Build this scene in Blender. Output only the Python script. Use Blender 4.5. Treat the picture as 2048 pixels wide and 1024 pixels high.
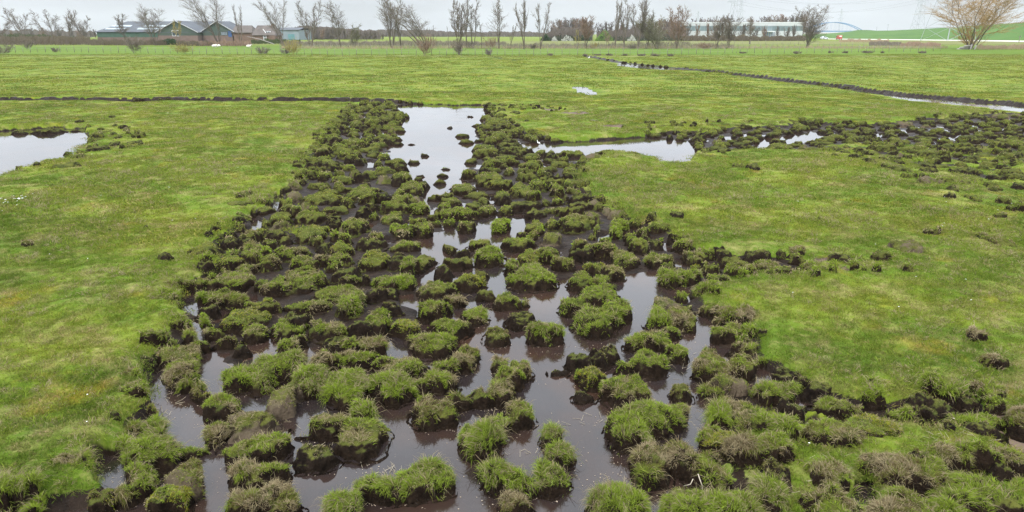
import bpy, math, random
import numpy as np

# ---------------------------------------------------------------- camera, sky, sun, exposure
scene = bpy.context.scene
for o in list(bpy.data.objects):
    bpy.data.objects.remove(o, do_unlink=True)
COL = scene.collection
R = math.radians

EYE = 3.5                      # camera height above the water
PITCH = R(18.08)
FPX = 1366.0                   # focal length in pixels of the 2048 px wide photograph

cam_data = bpy.data.cameras.new("camera")
cam = bpy.data.objects.new("camera", cam_data)
COL.objects.link(cam)
cam.location = (0, 0, EYE)
cam.rotation_euler = (R(90) - PITCH, 0, 0)
cam_data.sensor_width = 36.0
cam_data.sensor_fit = 'HORIZONTAL'
cam_data.lens = 36.0 * FPX / 2048.0
cam_data.clip_start = 0.05
cam_data.clip_end = 20000
scene.camera = cam

world = bpy.data.worlds.new("World")
scene.world = world
world.use_nodes = True
wn = world.node_tree
wn.nodes.clear()
SUN_EL, SUN_AZ = 52.0, 205.0   # high and slightly behind the camera, veiled by cloud
wo = wn.nodes.new('ShaderNodeOutputWorld')
bg = wn.nodes.new('ShaderNodeBackground')
sky = wn.nodes.new('ShaderNodeTexSky')
sky.sky_type = 'NISHITA'
sky.sun_disc = False
sky.sun_elevation = R(SUN_EL)
sky.sun_rotation = R(SUN_AZ)
sky.dust_density = 3.0
bg.inputs['Strength'].default_value = 0.10
# a thin, almost closed layer of cloud mixed over the sky (colours are at sky brightness, hence above 1)
tc = wn.nodes.new('ShaderNodeTexCoord')
sep = wn.nodes.new('ShaderNodeSeparateXYZ')
wn.links.new(tc.outputs['Generated'], sep.inputs[0])
mp = wn.nodes.new('ShaderNodeMapping')
mp.inputs['Scale'].default_value = (1.0, 1.0, 3.5)
wn.links.new(tc.outputs['Generated'], mp.inputs['Vector'])
cn = wn.nodes.new('ShaderNodeTexNoise')
cn.inputs['Scale'].default_value = 2.2
cn.inputs['Detail'].default_value = 5.0
wn.links.new(mp.outputs[0], cn.inputs['Vector'])
ramp = wn.nodes.new('ShaderNodeMapRange')
ramp.inputs['From Min'].default_value = 0.32
ramp.inputs['From Max'].default_value = 0.68
ramp.inputs['To Min'].default_value = 0.80
ramp.inputs['To Max'].default_value = 0.96
wn.links.new(cn.outputs[0], ramp.inputs['Value'])
# overcast sky: brighter overhead than at the horizon
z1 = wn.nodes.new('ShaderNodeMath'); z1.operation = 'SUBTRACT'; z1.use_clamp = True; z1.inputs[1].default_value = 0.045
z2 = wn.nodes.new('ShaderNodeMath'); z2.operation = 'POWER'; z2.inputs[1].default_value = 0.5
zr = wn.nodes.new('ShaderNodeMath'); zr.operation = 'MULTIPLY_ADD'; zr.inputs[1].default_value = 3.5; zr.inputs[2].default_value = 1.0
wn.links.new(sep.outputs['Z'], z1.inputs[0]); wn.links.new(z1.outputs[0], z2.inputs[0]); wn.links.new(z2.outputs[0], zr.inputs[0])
cc = wn.nodes.new('ShaderNodeVectorMath')
cc.operation = 'SCALE'
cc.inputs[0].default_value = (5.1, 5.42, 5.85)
cn2 = wn.nodes.new('ShaderNodeTexNoise'); cn2.inputs['Scale'].default_value = 5.0; cn2.inputs['Detail'].default_value = 6.0
wn.links.new(mp.outputs[0], cn2.inputs['Vector'])
cm = wn.nodes.new('ShaderNodeMapRange')          # faint structure in the cloud
for k_, v_ in (('From Min', .35), ('From Max', .65), ('To Min', .91), ('To Max', 1.08)): cm.inputs[k_].default_value = v_
wn.links.new(cn2.outputs[0], cm.inputs['Value'])
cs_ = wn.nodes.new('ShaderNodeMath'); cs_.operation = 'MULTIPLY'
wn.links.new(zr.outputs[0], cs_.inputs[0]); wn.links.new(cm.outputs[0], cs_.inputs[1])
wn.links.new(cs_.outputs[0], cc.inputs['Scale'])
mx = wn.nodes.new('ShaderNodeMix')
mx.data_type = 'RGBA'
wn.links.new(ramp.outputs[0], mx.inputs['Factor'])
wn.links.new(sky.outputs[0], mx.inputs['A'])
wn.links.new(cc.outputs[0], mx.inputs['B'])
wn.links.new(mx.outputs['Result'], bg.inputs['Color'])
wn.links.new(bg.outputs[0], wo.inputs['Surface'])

sun_data = bpy.data.lights.new("sun", 'SUN')
sun = bpy.data.objects.new("sun", sun_data)
COL.objects.link(sun)
sun_data.energy = 1.5
sun_data.angle = R(14)
sun_data.color = (1.0, 0.96, 0.9)
# Nishita rotation: 0 = +Y, turning clockwise seen from above
sdx, sdy, sdz = math.sin(R(SUN_AZ)) * math.cos(R(SUN_EL)), math.cos(R(SUN_AZ)) * math.cos(R(SUN_EL)), math.sin(R(SUN_EL))
from mathutils import Vector, Matrix
sun.rotation_euler = Vector((sdx, sdy, sdz)).to_track_quat('Z', 'Y').to_euler()
sun.location = (0, 0, 50)

scene.view_settings.view_transform = 'Standard'
scene.view_settings.look = 'None'
scene.view_settings.exposure = 0.58
scene.view_settings.gamma = 1.0
scene.view_settings.use_curve_mapping = False
scene.render.engine = 'CYCLES'
scene.cycles.max_bounces = 5
scene.cycles.transparent_max_bounces = 6
scene.cycles.volume_bounces = 1
scene.cycles.use_denoising = True
scene.cycles.denoiser = 'OPENIMAGEDENOISE'
scene.cycles.denoising_prefilter = 'NONE'
scene.cycles.denoising_input_passes = 'RGB_ALBEDO_NORMAL'
scene.cycles.sample_clamp_indirect = 4.0

rng = np.random.default_rng(7)
random.seed(7)

# ---------------------------------------------------------------- helpers
def ray(px, py):
    v = (np.asarray(px, float) - 1024) / FPX
    w = (512 - np.asarray(py, float)) / FPX
    return v, math.cos(PITCH) + w * math.sin(PITCH), -math.sin(PITCH) + w * math.cos(PITCH)

def G(px, py, z=0.0):
    """The point of height z that the photograph shows at this pixel -> x, y, depth."""
    dx, dy, dz = ray(px, py)
    t = (z - EYE) / dz
    return dx * t, dy * t, t

def HZ(px, py, d):
    """x and z of something seen at this pixel and standing d metres away."""
    dx, dy, dz = ray(px, py)
    t = d / dy
    return dx * t, EYE + dz * t

def polyG(pts, z=0.0):
    a = np.array(pts, float)
    x, y, _ = G(a[:, 0], a[:, 1], z)
    return np.stack([x, y], 1)

def hash3(i, j, k, seed=0):
    n = (i.astype(np.int64) * 374761393 + j.astype(np.int64) * 668265263 + k.astype(np.int64) * 1274126177 + seed * 982451653) & 0x7fffffff
    n = ((n ^ (n >> 13)) * 1274126177) & 0x7fffffff
    n = ((n ^ (n >> 15)) * 668265263) & 0x7fffffff
    return ((n ^ (n >> 16)) & 0xffff) / 65535.0

def vnoise(x, y, z=None, seed=0):
    x = np.asarray(x, float); y = np.asarray(y, float)
    z = np.zeros_like(x) if z is None else np.asarray(z, float)
    xi, yi, zi = np.floor(x), np.floor(y), np.floor(z)
    fx, fy, fz = x - xi, y - yi, z - zi
    fx, fy, fz = [f * f * (3 - 2 * f) for f in (fx, fy, fz)]
    out = 0
    for a in (0, 1):
        for b in (0, 1):
            for c in (0, 1):
                wgt = (fx if a else 1 - fx) * (fy if b else 1 - fy) * (fz if c else 1 - fz)
                out = out + wgt * hash3(xi + a, yi + b, zi + c, seed)
    return out * 2 - 1

def fbm(x, y, z=None, seed=0, oct=3):
    s = 0; a = 1.0; tot = 0
    for o in range(oct):
        f = 2.03 ** o
        s = s + a * vnoise(x * f + 13.7 * o, y * f - 7.1 * o, None if z is None else z * f, seed + o)
        tot += a; a *= 0.5
    return s / tot

def sstep(a, b, x):
    t = np.clip((x - a) / (b - a), 0, 1)
    return t * t * (3 - 2 * t)

def seg_dist(X, Y, pts, closed=False):
    best = np.full(X.shape, 1e9)
    n = len(pts)
    for i in range(n if closed else n - 1):
        ax, ay = pts[i]; bx, by = pts[(i + 1) % n]
        dx, dy = bx - ax, by - ay
        t = np.clip(((X - ax) * dx + (Y - ay) * dy) / (dx * dx + dy * dy + 1e-12), 0, 1)
        best = np.minimum(best, (X - ax - t * dx) ** 2 + (Y - ay - t * dy) ** 2)
    return np.sqrt(best)

def poly_sd(X, Y, pts, pad=1.5):
    """signed distance to a polygon, negative inside; only exact within pad of it."""
    out = np.full(X.shape, 1e3)
    m = (X > pts[:, 0].min() - pad) & (X < pts[:, 0].max() + pad) & (Y > pts[:, 1].min() - pad) & (Y < pts[:, 1].max() + pad)
    if not m.any():
        return out
    x, y = X[m], Y[m]
    d = seg_dist(x, y, pts, True)
    ins = np.zeros(x.shape, bool)
    n = len(pts)
    for i in range(n):
        ax, ay = pts[i]; bx, by = pts[(i + 1) % n]
        if ay == by:
            continue
        c = ((ay > y) != (by > y)) & (x < (bx - ax) * (y - ay) / (by - ay) + ax)
        ins ^= c
    out[m] = np.where(ins, -d, d)
    return out

def mesh_arrays(name, V, F, mats, fmat=None, cols=None, smooth=True, floats=None):
    """one mesh from numpy arrays: V (n,3), F (m,3 or m,4)."""
    me = bpy.data.meshes.new(name)
    V = np.ascontiguousarray(V, dtype=np.float32)
    F = np.ascontiguousarray(F, dtype=np.int32)
    k = F.shape[1]
    me.vertices.add(len(V)); me.vertices.foreach_set('co', V.ravel())
    me.loops.add(F.size); me.loops.foreach_set('vertex_index', F.ravel())
    me.polygons.add(len(F))
    me.polygons.foreach_set('loop_start', np.arange(0, F.size, k, dtype=np.int32))
    me.polygons.foreach_set('loop_total', np.full(len(F), k, dtype=np.int32))
    me.polygons.foreach_set('use_smooth', np.full(len(F), smooth, dtype=bool))
    if fmat is not None:
        me.polygons.foreach_set('material_index', np.ascontiguousarray(fmat, dtype=np.int32))
    for m in mats:
        me.materials.append(m)
    if cols is not None:
        at = me.color_attributes.new('tint', 'FLOAT_COLOR', 'POINT')
        c = np.ones((len(V), 4), np.float32); c[:, :3] = cols
        at.data.foreach_set('color', c.ravel())
    for nm, arr in (floats or {}).items():
        at = me.attributes.new(nm, 'FLOAT', 'POINT')
        at.data.foreach_set('value', np.ascontiguousarray(arr, dtype=np.float32))
    me.update(calc_edges=True)
    return me

def link(name, data, parent=None, label=None, cat=None, group=None, kind=None, loc=None):
    o = bpy.data.objects.new(name, data)
    COL.objects.link(o)
    if parent is not None:
        o.parent = parent
    if loc is not None:
        o.location = loc
    if label: o['label'] = label
    if cat: o['category'] = cat
    if group: o['group'] = group
    if kind: o['kind'] = kind
    return o

def thing(name, label, cat, loc=(0, 0, 0), group=None, kind=None, rz=0):
    o = link(name, None, None, label, cat, group, kind, loc)
    o.rotation_euler = (0, 0, rz)
    return o

class Geo:
    """collects boxes, tubes and polygons for one mesh"""
    def __init__(s):
        s.V = []; s.F = []; s.n = 0
    def add(s, V, F):
        V = np.asarray(V, float); F = np.asarray(F, int)
        if F.shape[1] == 4:
            F = np.concatenate([F[:, [0, 1, 2]], F[:, [0, 2, 3]]])
        s.V.append(V); s.F.append(F + s.n); s.n += len(V)
    def box(s, x0, x1, y0, y1, z0, z1):
        V = [(x, y, z) for x in (x0, x1) for y in (y0, y1) for z in (z0, z1)]
        s.add(V, [(0, 1, 3, 2), (4, 6, 7, 5), (0, 4, 5, 1), (2, 3, 7, 6), (0, 2, 6, 4), (1, 5, 7, 3)])
    def tube(s, P, rad, k=5):
        P = np.asarray(P, float); n = len(P)
        rad = np.broadcast_to(rad, (n,))
        T = np.gradient(P, axis=0); T /= np.linalg.norm(T, axis=1)[:, None] + 1e-9
        ref = np.array([0, 0, 1.0]) if abs(T[0][2]) < 0.9 else np.array([1.0, 0, 0])
        A = np.cross(T, ref); A /= np.linalg.norm(A, axis=1)[:, None] + 1e-9
        B = np.cross(T, A)
        an = np.arange(k) * 2 * np.pi / k
        V = P[:, None, :] + rad[:, None, None] * (np.cos(an)[None, :, None] * A[:, None, :] + np.sin(an)[None, :, None] * B[:, None, :])
        F = []
        for i in range(n - 1):
            for j in range(k):
                a, b = i * k + j, i * k + (j + 1) % k
                F.append((a, b, b + k, a + k))
        c0, c1 = n * k, n * k + 1
        V = np.concatenate([V.reshape(-1, 3), P[:1], P[-1:]])
        s.add(V, F)
        F2 = [(c0, (j + 1) % k, j) for j in range(k)] + [(c1, (n - 1) * k + j, (n - 1) * k + (j + 1) % k) for j in range(k)]
        s.F.append(np.array(F2) + s.n - len(V))
    def prism(s, poly, y0, y1):
        """closed outline in x,z pushed from y0 to y1"""
        n = len(poly)
        V = [(x, y0, z) for x, z in poly] + [(x, y1, z) for x, z in poly]
        F = [(i, (i + 1) % n, n + (i + 1) % n, n + i) for i in range(n)]
        s.add(V, F)
        T = [(0, i + 1, i) for i in range(1, n - 1)] + [(n, n + i, n + i + 1) for i in range(1, n - 1)]
        s.F.append(np.array(T) + s.n - len(V))
    def mesh(s, name, mat, smooth=False, cols=None):
        return mesh_arrays(name, np.concatenate(s.V), np.concatenate(s.F), [mat], smooth=smooth, cols=cols)
    def build(s, name, mat, parent=None, smooth=False, **k):
        return link(name, s.mesh(name, mat, smooth), parent, **k)

# ---------------------------------------------------------------- materials
def new_mat(name):
    m = bpy.data.materials.new(name); m.use_nodes = True
    nt = m.node_tree; nt.nodes.clear()
    out = nt.nodes.new('ShaderNodeOutputMaterial')
    return m, nt, out

class N:
    """a little node-graph writer"""
    def __init__(s, nt): s.nt = nt
    def node(s, t, **kw):
        n = s.nt.nodes.new(t)
        for k, v in kw.items(): setattr(n, k, v)
        return n
    def put(s, inp, v):
        if isinstance(v, bpy.types.NodeSocket): s.nt.links.new(v, inp)
        elif v is not None: inp.default_value = v
    def noise(s, vec, scale, detail=3, rough=0.55, off=None):
        if off is not None:
            a = s.node('ShaderNodeVectorMath', operation='ADD'); s.put(a.inputs[0], vec); a.inputs[1].default_value = off; vec = a.outputs[0]
        n = s.node('ShaderNodeTexNoise'); s.put(n.inputs['Vector'], vec)
        n.inputs['Scale'].default_value = scale; n.inputs['Detail'].default_value = detail; n.inputs['Roughness'].default_value = rough
        return n.outputs[0]
    def rng(s, v, a, b, c=0.0, d=1.0, smooth=False):
        n = s.node('ShaderNodeMapRange'); n.interpolation_type = 'SMOOTHSTEP' if smooth else 'LINEAR'
        s.put(n.inputs['Value'], v)
        for k, x in zip(('From Min', 'From Max', 'To Min', 'To Max'), (a, b, c, d)): n.inputs[k].default_value = x
        return n.outputs[0]
    def mix(s, f, a, b, mode='MIX'):
        n = s.node('ShaderNodeMix', data_type='RGBA', blend_type=mode)
        s.put(n.inputs['Factor'], f)
        s.put(n.inputs['A'], a if isinstance(a, bpy.types.NodeSocket) else (*a, 1))
        s.put(n.inputs['B'], b if isinstance(b, bpy.types.NodeSocket) else (*b, 1))
        return n.outputs['Result']
    def math(s, op, a, b=None):
        n = s.node('ShaderNodeMath', operation=op); s.put(n.inputs[0], a)
        if b is not None: s.put(n.inputs[1], b)
        return n.outputs[0]
    def attr(s, name, out='Fac'):
        n = s.node('ShaderNodeAttribute'); n.attribute_name = name
        return n.outputs[out]
    def bump(s, h, strength=0.5, dist=0.05):
        n = s.node('ShaderNodeBump'); s.put(n.inputs['Height'], h); n.inputs['Strength'].default_value = strength; n.inputs['Distance'].default_value = dist
        return n.outputs[0]
    def bsdf(s, col, rough=0.8, normal=None, spec=0.3, metal=0.0):
        n = s.node('ShaderNodeBsdfPrincipled')
        s.put(n.inputs['Base Color'], col if isinstance(col, bpy.types.NodeSocket) else (*col, 1))
        s.put(n.inputs['Roughness'], rough)
        n.inputs['Specular IOR Level'].default_value = spec; n.inputs['Metallic'].default_value = metal
        if normal is not None: s.put(n.inputs['Normal'], normal)
        return n.outputs[0]
    def world_pos(s):
        return s.node('ShaderNodeNewGeometry').outputs['Position']

GREEN_DK = (0.070, 0.116, 0.010)
GREEN = (0.104, 0.166, 0.013)
GREEN_YE = (0.168, 0.205, 0.021)
STRAW = (0.29, 0.25, 0.095)
OCHRE = (0.33, 0.26, 0.03)
BROWN = (0.15, 0.12, 0.07)

def meadow_colour(g, pos):
    flat = g.node('ShaderNodeMapping'); g.put(flat.inputs['Vector'], pos); flat.inputs['Scale'].default_value = (1, 1, 0)
    p = flat.outputs[0]
    c = g.mix(g.rng(g.noise(p, 0.25, 6, 0.68), 0.40, 0.60), GREEN_DK, GREEN)
    c = g.mix(g.rng(g.noise(p, 0.38, 6, 0.68, (31, 7, 0)), 0.45, 0.60), c, GREEN_YE)
    c = g.mix(g.rng(g.noise(p, 1.5, 6, 0.72, (3, 57, 0)), 0.49, 0.66, 0, 0.8), c, STRAW)
    c = g.mix(g.rng(g.noise(p, 7.0, 4, 0.7, (13, 7, 0)), 0.52, 0.70, 0, 0.55), c, STRAW)
    c = g.mix(g.rng(g.noise(p, 5.0, 4, 0.7, (23, 77, 0)), 0.56, 0.72, 0, 0.6), c, GREEN_DK)
    c = g.mix(g.rng(g.noise(p, 0.8, 4, 0.6, (91, 17, 0)), 0.60, 0.72, 0, 0.6), c, OCHRE)
    c = g.mix(g.rng(g.noise(p, 2.6, 4, 0.6, (5, 5, 0)), 0.60, 0.75, 0, 0.5), c, BROWN)
    return c, p

def flat_mat(name, col, rough=0.75, var=0.15, scale=3.0, spec=0.3, bump=0.0):
    m, nt, out = new_mat(name); g = N(nt)
    pos = g.world_pos()
    n = g.noise(pos, scale, 4)
    dark = tuple(c * (1 - var) for c in col); lite = tuple(min(1, c * (1 + var)) for c in col)
    c = g.mix(g.rng(n, 0.3, 0.7), dark, lite)
    nrm = g.bump(n, bump, 0.05) if bump else None
    g.put(out.inputs['Surface'], g.bsdf(c, rough, nrm, spec))
    return m

# turf and mud of the ground itself
def ground_material():
    m, nt, out = new_mat("turf_ground"); g = N(nt)
    pos = g.world_pos()
    c, p = meadow_colour(g, pos)
    fine = g.noise(p, 14.0, 5, 0.7)
    c = g.mix(g.rng(fine, 0.3, 0.7, 0.0, 0.55), c, GREEN_DK)
    far = g.mix(g.rng(g.noise(p, 0.02, 4), 0.3, 0.7), (0.06, 0.10, 0.014), (0.09, 0.12, 0.02))
    c = g.mix(g.attr('field'), c, g.mix(g.rng(g.noise(p, 0.05, 3), 0.3, 0.7), (0.075, 0.128, 0.014), (0.105, 0.152, 0.020)))
    c = g.mix(g.attr('dry'), c, g.mix(g.rng(g.noise(p, 0.12, 4), 0.3, 0.7), (0.12, 0.125, 0.045), (0.165, 0.155, 0.07)))
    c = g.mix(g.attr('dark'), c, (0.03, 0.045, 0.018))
    mudn = g.noise(p, 5.0, 5, 0.65)
    mudc = g.mix(g.rng(mudn, 0.35, 0.65), (0.008, 0.005, 0.0034), (0.028, 0.018, 0.012))
    mudc = g.mix(g.attr('pale'), mudc, (0.20, 0.145, 0.105))
    mud = g.attr('mud')
    mask = g.rng(g.math('ADD', mud, g.math('MULTIPLY', g.math('SUBTRACT', fine, 0.5), 0.5)), 0.4, 0.6)
    col = g.mix(mask, c, mudc)
    rough = g.rng(mask, 0, 1, 0.95, 0.55)
    nrm = g.bump(g.math('ADD', fine, g.math('MULTIPLY', mudn, 1.0)), 0.7, 0.06)
    g.put(out.inputs['Surface'], g.bsdf(col, rough, nrm, 0.10))
    return m

def blade_material(name, meadow):
    m, nt, out = new_mat(name); g = N(nt)
    tint = g.attr('tint', 'Color')
    if meadow:
        c, p = meadow_colour(g, g.world_pos())
        c = g.mix(1.0, c, tint, 'MULTIPLY')
        oi = g.node('ShaderNodeObjectInfo')
        c = g.mix(g.rng(oi.outputs['Random'], 0, 1, 0, 0.25), c, (0.17, 0.19, 0.04))
    else:
        c = tint
    d = g.bsdf(c, 0.7, None, 0.10)
    tr = g.node('ShaderNodeBsdfTranslucent'); g.put(tr.inputs['Color'], c)
    ms = g.node('ShaderNodeMixShader'); ms.inputs[0].default_value = 0.35
    g.put(ms.inputs[1], d); g.put(ms.inputs[2], tr.outputs[0])
    g.put(out.inputs['Surface'], ms.outputs[0])
    return m

def soil_material(name, moss, lo, hi, pale=None):
    m, nt, out = new_mat(name); g = N(nt)
    pos = g.world_pos()
    n1 = g.noise(pos, 9.0, 6, 0.7); n2 = g.noise(pos, 38.0, 4, 0.7)
    c = g.mix(g.rng(n1, 0.35, 0.65), lo, hi)
    c = g.mix(g.rng(n2, 0.55, 0.75, 0, 0.4), c, (0.05, 0.034, 0.021))
    geo = g.node('ShaderNodeNewGeometry')
    sx = g.node('ShaderNodeSeparateXYZ'); g.put(sx.inputs[0], geo.outputs['Normal'])
    up = g.rng(g.math('ADD', sx.outputs['Z'], g.math('MULTIPLY', g.math('SUBTRACT', n1, 0.5), 1.6)), 1.0 - moss, 1.35 - moss, 0, 0.9, True)
    sp = g.node('ShaderNodeSeparateXYZ'); g.put(sp.inputs[0], pos)
    up = g.math('MULTIPLY', up, g.rng(sp.outputs['Z'], .035, .10))
    mossc = g.mix(g.rng(g.noise(pos, 5.0, 4), 0.35, 0.65), (0.05, 0.062, 0.014), (0.10, 0.105, 0.022))
    c = g.mix(up, c, mossc)
    if pale:
        c = g.mix(g.rng(g.noise(pos, 4.0, 3, 0.6, (9, 9, 9)), 0.46, 0.56, 0, 0.85), c, pale)
    h = g.math('ADD', n1, g.math('MULTIPLY', n2, 0.6))
    g.put(out.inputs['Surface'], g.bsdf(c, 0.9, g.bump(h, 1.0, 0.03), 0.06))
    return m

def water_material():
    m, nt, out = new_mat("peat_water"); g = N(nt)
    pos = g.world_pos()
    c = g.mix(g.rng(g.noise(pos, 0.9, 4), 0.42, 0.66), (0.021, 0.016, 0.0155), (0.038, 0.021, 0.014))
    nb = g.noise(pos, 6.0, 2)
    nrm = g.bump(nb, 0.02, 0.02)
    b = g.node('ShaderNodeBsdfPrincipled')
    g.put(b.inputs['Base Color'], c); g.put(b.inputs['Roughness'], g.rng(g.noise(pos, 1.3, 4, .6, (4, 4, 0)), .4, .65, .02, .10))
    b.inputs['IOR'].default_value = 1.45
    g.put(b.inputs['Normal'], nrm)
    g.put(out.inputs['Surface'], b.outputs[0])
    return m

M_GROUND = ground_material()
M_WATER = water_material()
M_BLADE = blade_material("tussock_blades", False)
M_TURF = blade_material("meadow_blades", True)
M_SOIL = soil_material("peat_under_grass", 0.48, (0.0065, 0.0044, 0.003), (0.023, 0.015, 0.0098))
M_BARE = soil_material("bare_peat", 0.30, (0.0058, 0.004, 0.003), (0.0225, 0.0155, 0.0108))
M_CLAY = soil_material("peat_with_clay", 0.65, (0.022, 0.016, 0.011), (0.05, 0.037, 0.026), (0.105, 0.08, 0.055))
# ---------------------------------------------------------------- where water, churned peat and meadow lie
P_LONG = [(788, 209), (968, 211), (978, 225), (965, 240), (950, 252), (948, 275), (955, 300), (945, 320), (928, 345), (908, 362), (890, 385), (878, 394), (855, 390), (845, 365), (822, 350), (815, 335), (800, 318), (790, 300), (778, 290), (805, 268), (807, 240), (800, 222)]
P_LEFT = [(-160, 270), (0, 264), (60, 260), (120, 256), (165, 258), (180, 268), (182, 285), (150, 302), (125, 318), (70, 326), (30, 342), (0, 352), (-160, 380)]
P_POOL = [(1045, 288), (1100, 287), (1180, 283), (1240, 278), (1290, 274), (1350, 282), (1392, 291), (1387, 314), (1360, 321), (1310, 314), (1280, 308), (1240, 302), (1195, 310), (1170, 314), (1120, 308), (1060, 302)]
P_SMALL = [(1143, 173.5), (1165, 172.5), (1181, 181), (1193, 189.5), (1179, 190.5), (1159, 183)]
P_BELTW = [(1520, 287), (1530, 279), (1548, 279), (1600, 268), (1645, 268), (1648, 276), (1640, 284), (1612, 279), (1570, 282), (1532, 292)]
P_DITCHW = [(1765, 190), (1820, 194), (1900, 202), (1980, 208), (2250, 226), (2250, 246), (2048, 225), (1980, 217), (1900, 209), (1820, 202)]
P_DITCHW2 = [(1232, 124), (1290, 130), (1352, 136), (1352, 141), (1290, 138), (1240, 132)]
P_OPEN = [(850, 485), (920, 455), (1010, 430), (1060, 450), (1040, 500), (1020, 560), (1150, 560), (1150, 600), (1310, 540), (1300, 640), (1420, 640), (1420, 760), (1410, 900), (1300, 1020), (1290, 1180), (640, 1180), (700, 980), (740, 830), (900, 700), (850, 620)]
def pondG(p):
    """far shore read at the water line, near shore at the top of the bank that hides it"""
    ym = np.mean([q[1] for q in p])
    return np.array([polyG([q], .15 if q[1] > ym else 0.0)[0] for q in p])
GENTLE = [polyG(p) for p in (P_SMALL, P_DITCHW, P_DITCHW2)]
PONDS = [polyG(P_LONG)] + [pondG(p) for p in (P_LEFT, P_POOL, P_BELTW)] + GENTLE
OPEN = polyG(P_OPEN)
P_MAIN = [(700, 214), (760, 207), (800, 206), (975, 213), (1010, 240), (1050, 265), (1110, 282), (1170, 292), (1200, 318), (1172, 335), (1168, 370), (1190, 395), (1215, 412), (1262, 440), (1340, 460), (1360, 488), (1400, 505), (1480, 515), (1590, 522), (1640, 545), (1610, 562), (1520, 560), (1435, 588), (1424, 612), (1490, 640), (1535, 680), (1530, 720), (1560, 735), (1640, 782), (1740, 815), (1810, 805), (1930, 792), (1990, 842), (2060, 825), (2320, 900), (2400, 1400),
          (-300, 1400), (-60, 1060), (60, 1005), (185, 985), (200, 950), (188, 915), (226, 900), (224, 862), (255, 835), (296, 805), (288, 770), (286, 735), (300, 702), (328, 690), (333, 655), (356, 640), (362, 612), (346, 598), (342, 580), (388, 560), (428, 528), (420, 490), (440, 470), (480, 452), (510, 430), (545, 400), (562, 384), (598, 368), (586, 350), (602, 328), (638, 285), (655, 262), (676, 240)]
P_BELT = [(1240, 290), (1290, 268), (1400, 266), (1480, 258), (1560, 252), (1600, 243), (1680, 250), (1760, 250), (1850, 240), (1950, 230), (2048, 226), (2320, 235), (2320, 335), (2048, 330), (2020, 365), (1960, 368), (1850, 348), (1760, 318), (1650, 312), (1560, 310), (1480, 307), (1400, 314), (1390, 300), (1300, 300)]
MAIN, BELT = polyG(P_MAIN, 0.03), polyG(P_BELT, 0.03)
DITCH_L = polyG([(-300, 207), (100, 205), (250, 207), (420, 206), (560, 207), (640, 207), (790, 208)], 0.0)
DITCH_R = polyG([(1165, 114), (1240, 126), (1350, 138), (1480, 153), (1600, 169), (1700, 181), (1780, 190), (1900, 201), (2048, 213), (2300, 228)], 0.0)
DITCH_F = polyG([(1330, 112), (1500, 121), (1700, 133), (1900, 145), (2200, 162)], 0.1)
DITCH_S = polyG([(985, 114), (1010, 119), (1035, 121)], 0.1)
DRIER = [polyG(q) for q in ([(430, 500), (600, 470), (840, 480), (830, 640), (700, 700), (520, 650), (415, 560)], [(590, 330), (700, 300), (780, 330), (840, 400), (800, 480), (500, 480)], [(1000, 340), (1180, 340), (1240, 440), (1230, 520), (1100, 500), (1050, 430)], [(1380, 520), (1620, 530), (1600, 560), (1400, 590)], [(1650, 860), (2300, 900), (2300, 1300), (1700, 1300)])]
PALE_MUD = [(1152, 229, .7, .55), (1112, 222, .7, .3), (1190, 244, .35, .5), (1225, 256, .5, .5), (1075, 220, .5, .3), (2030, 870, .35, .3), (2010, 850, .2, .2), (1712, 545, .22, .12), (1650, 530, .2, .1), (1690, 525, .2, .1), (1620, 265, .8, .6), (1570, 540, .2, .12), (1345, 545, .1, .05)]
def DY(py, z=0.2):
    return float(G(1024, py, z)[1])

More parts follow.
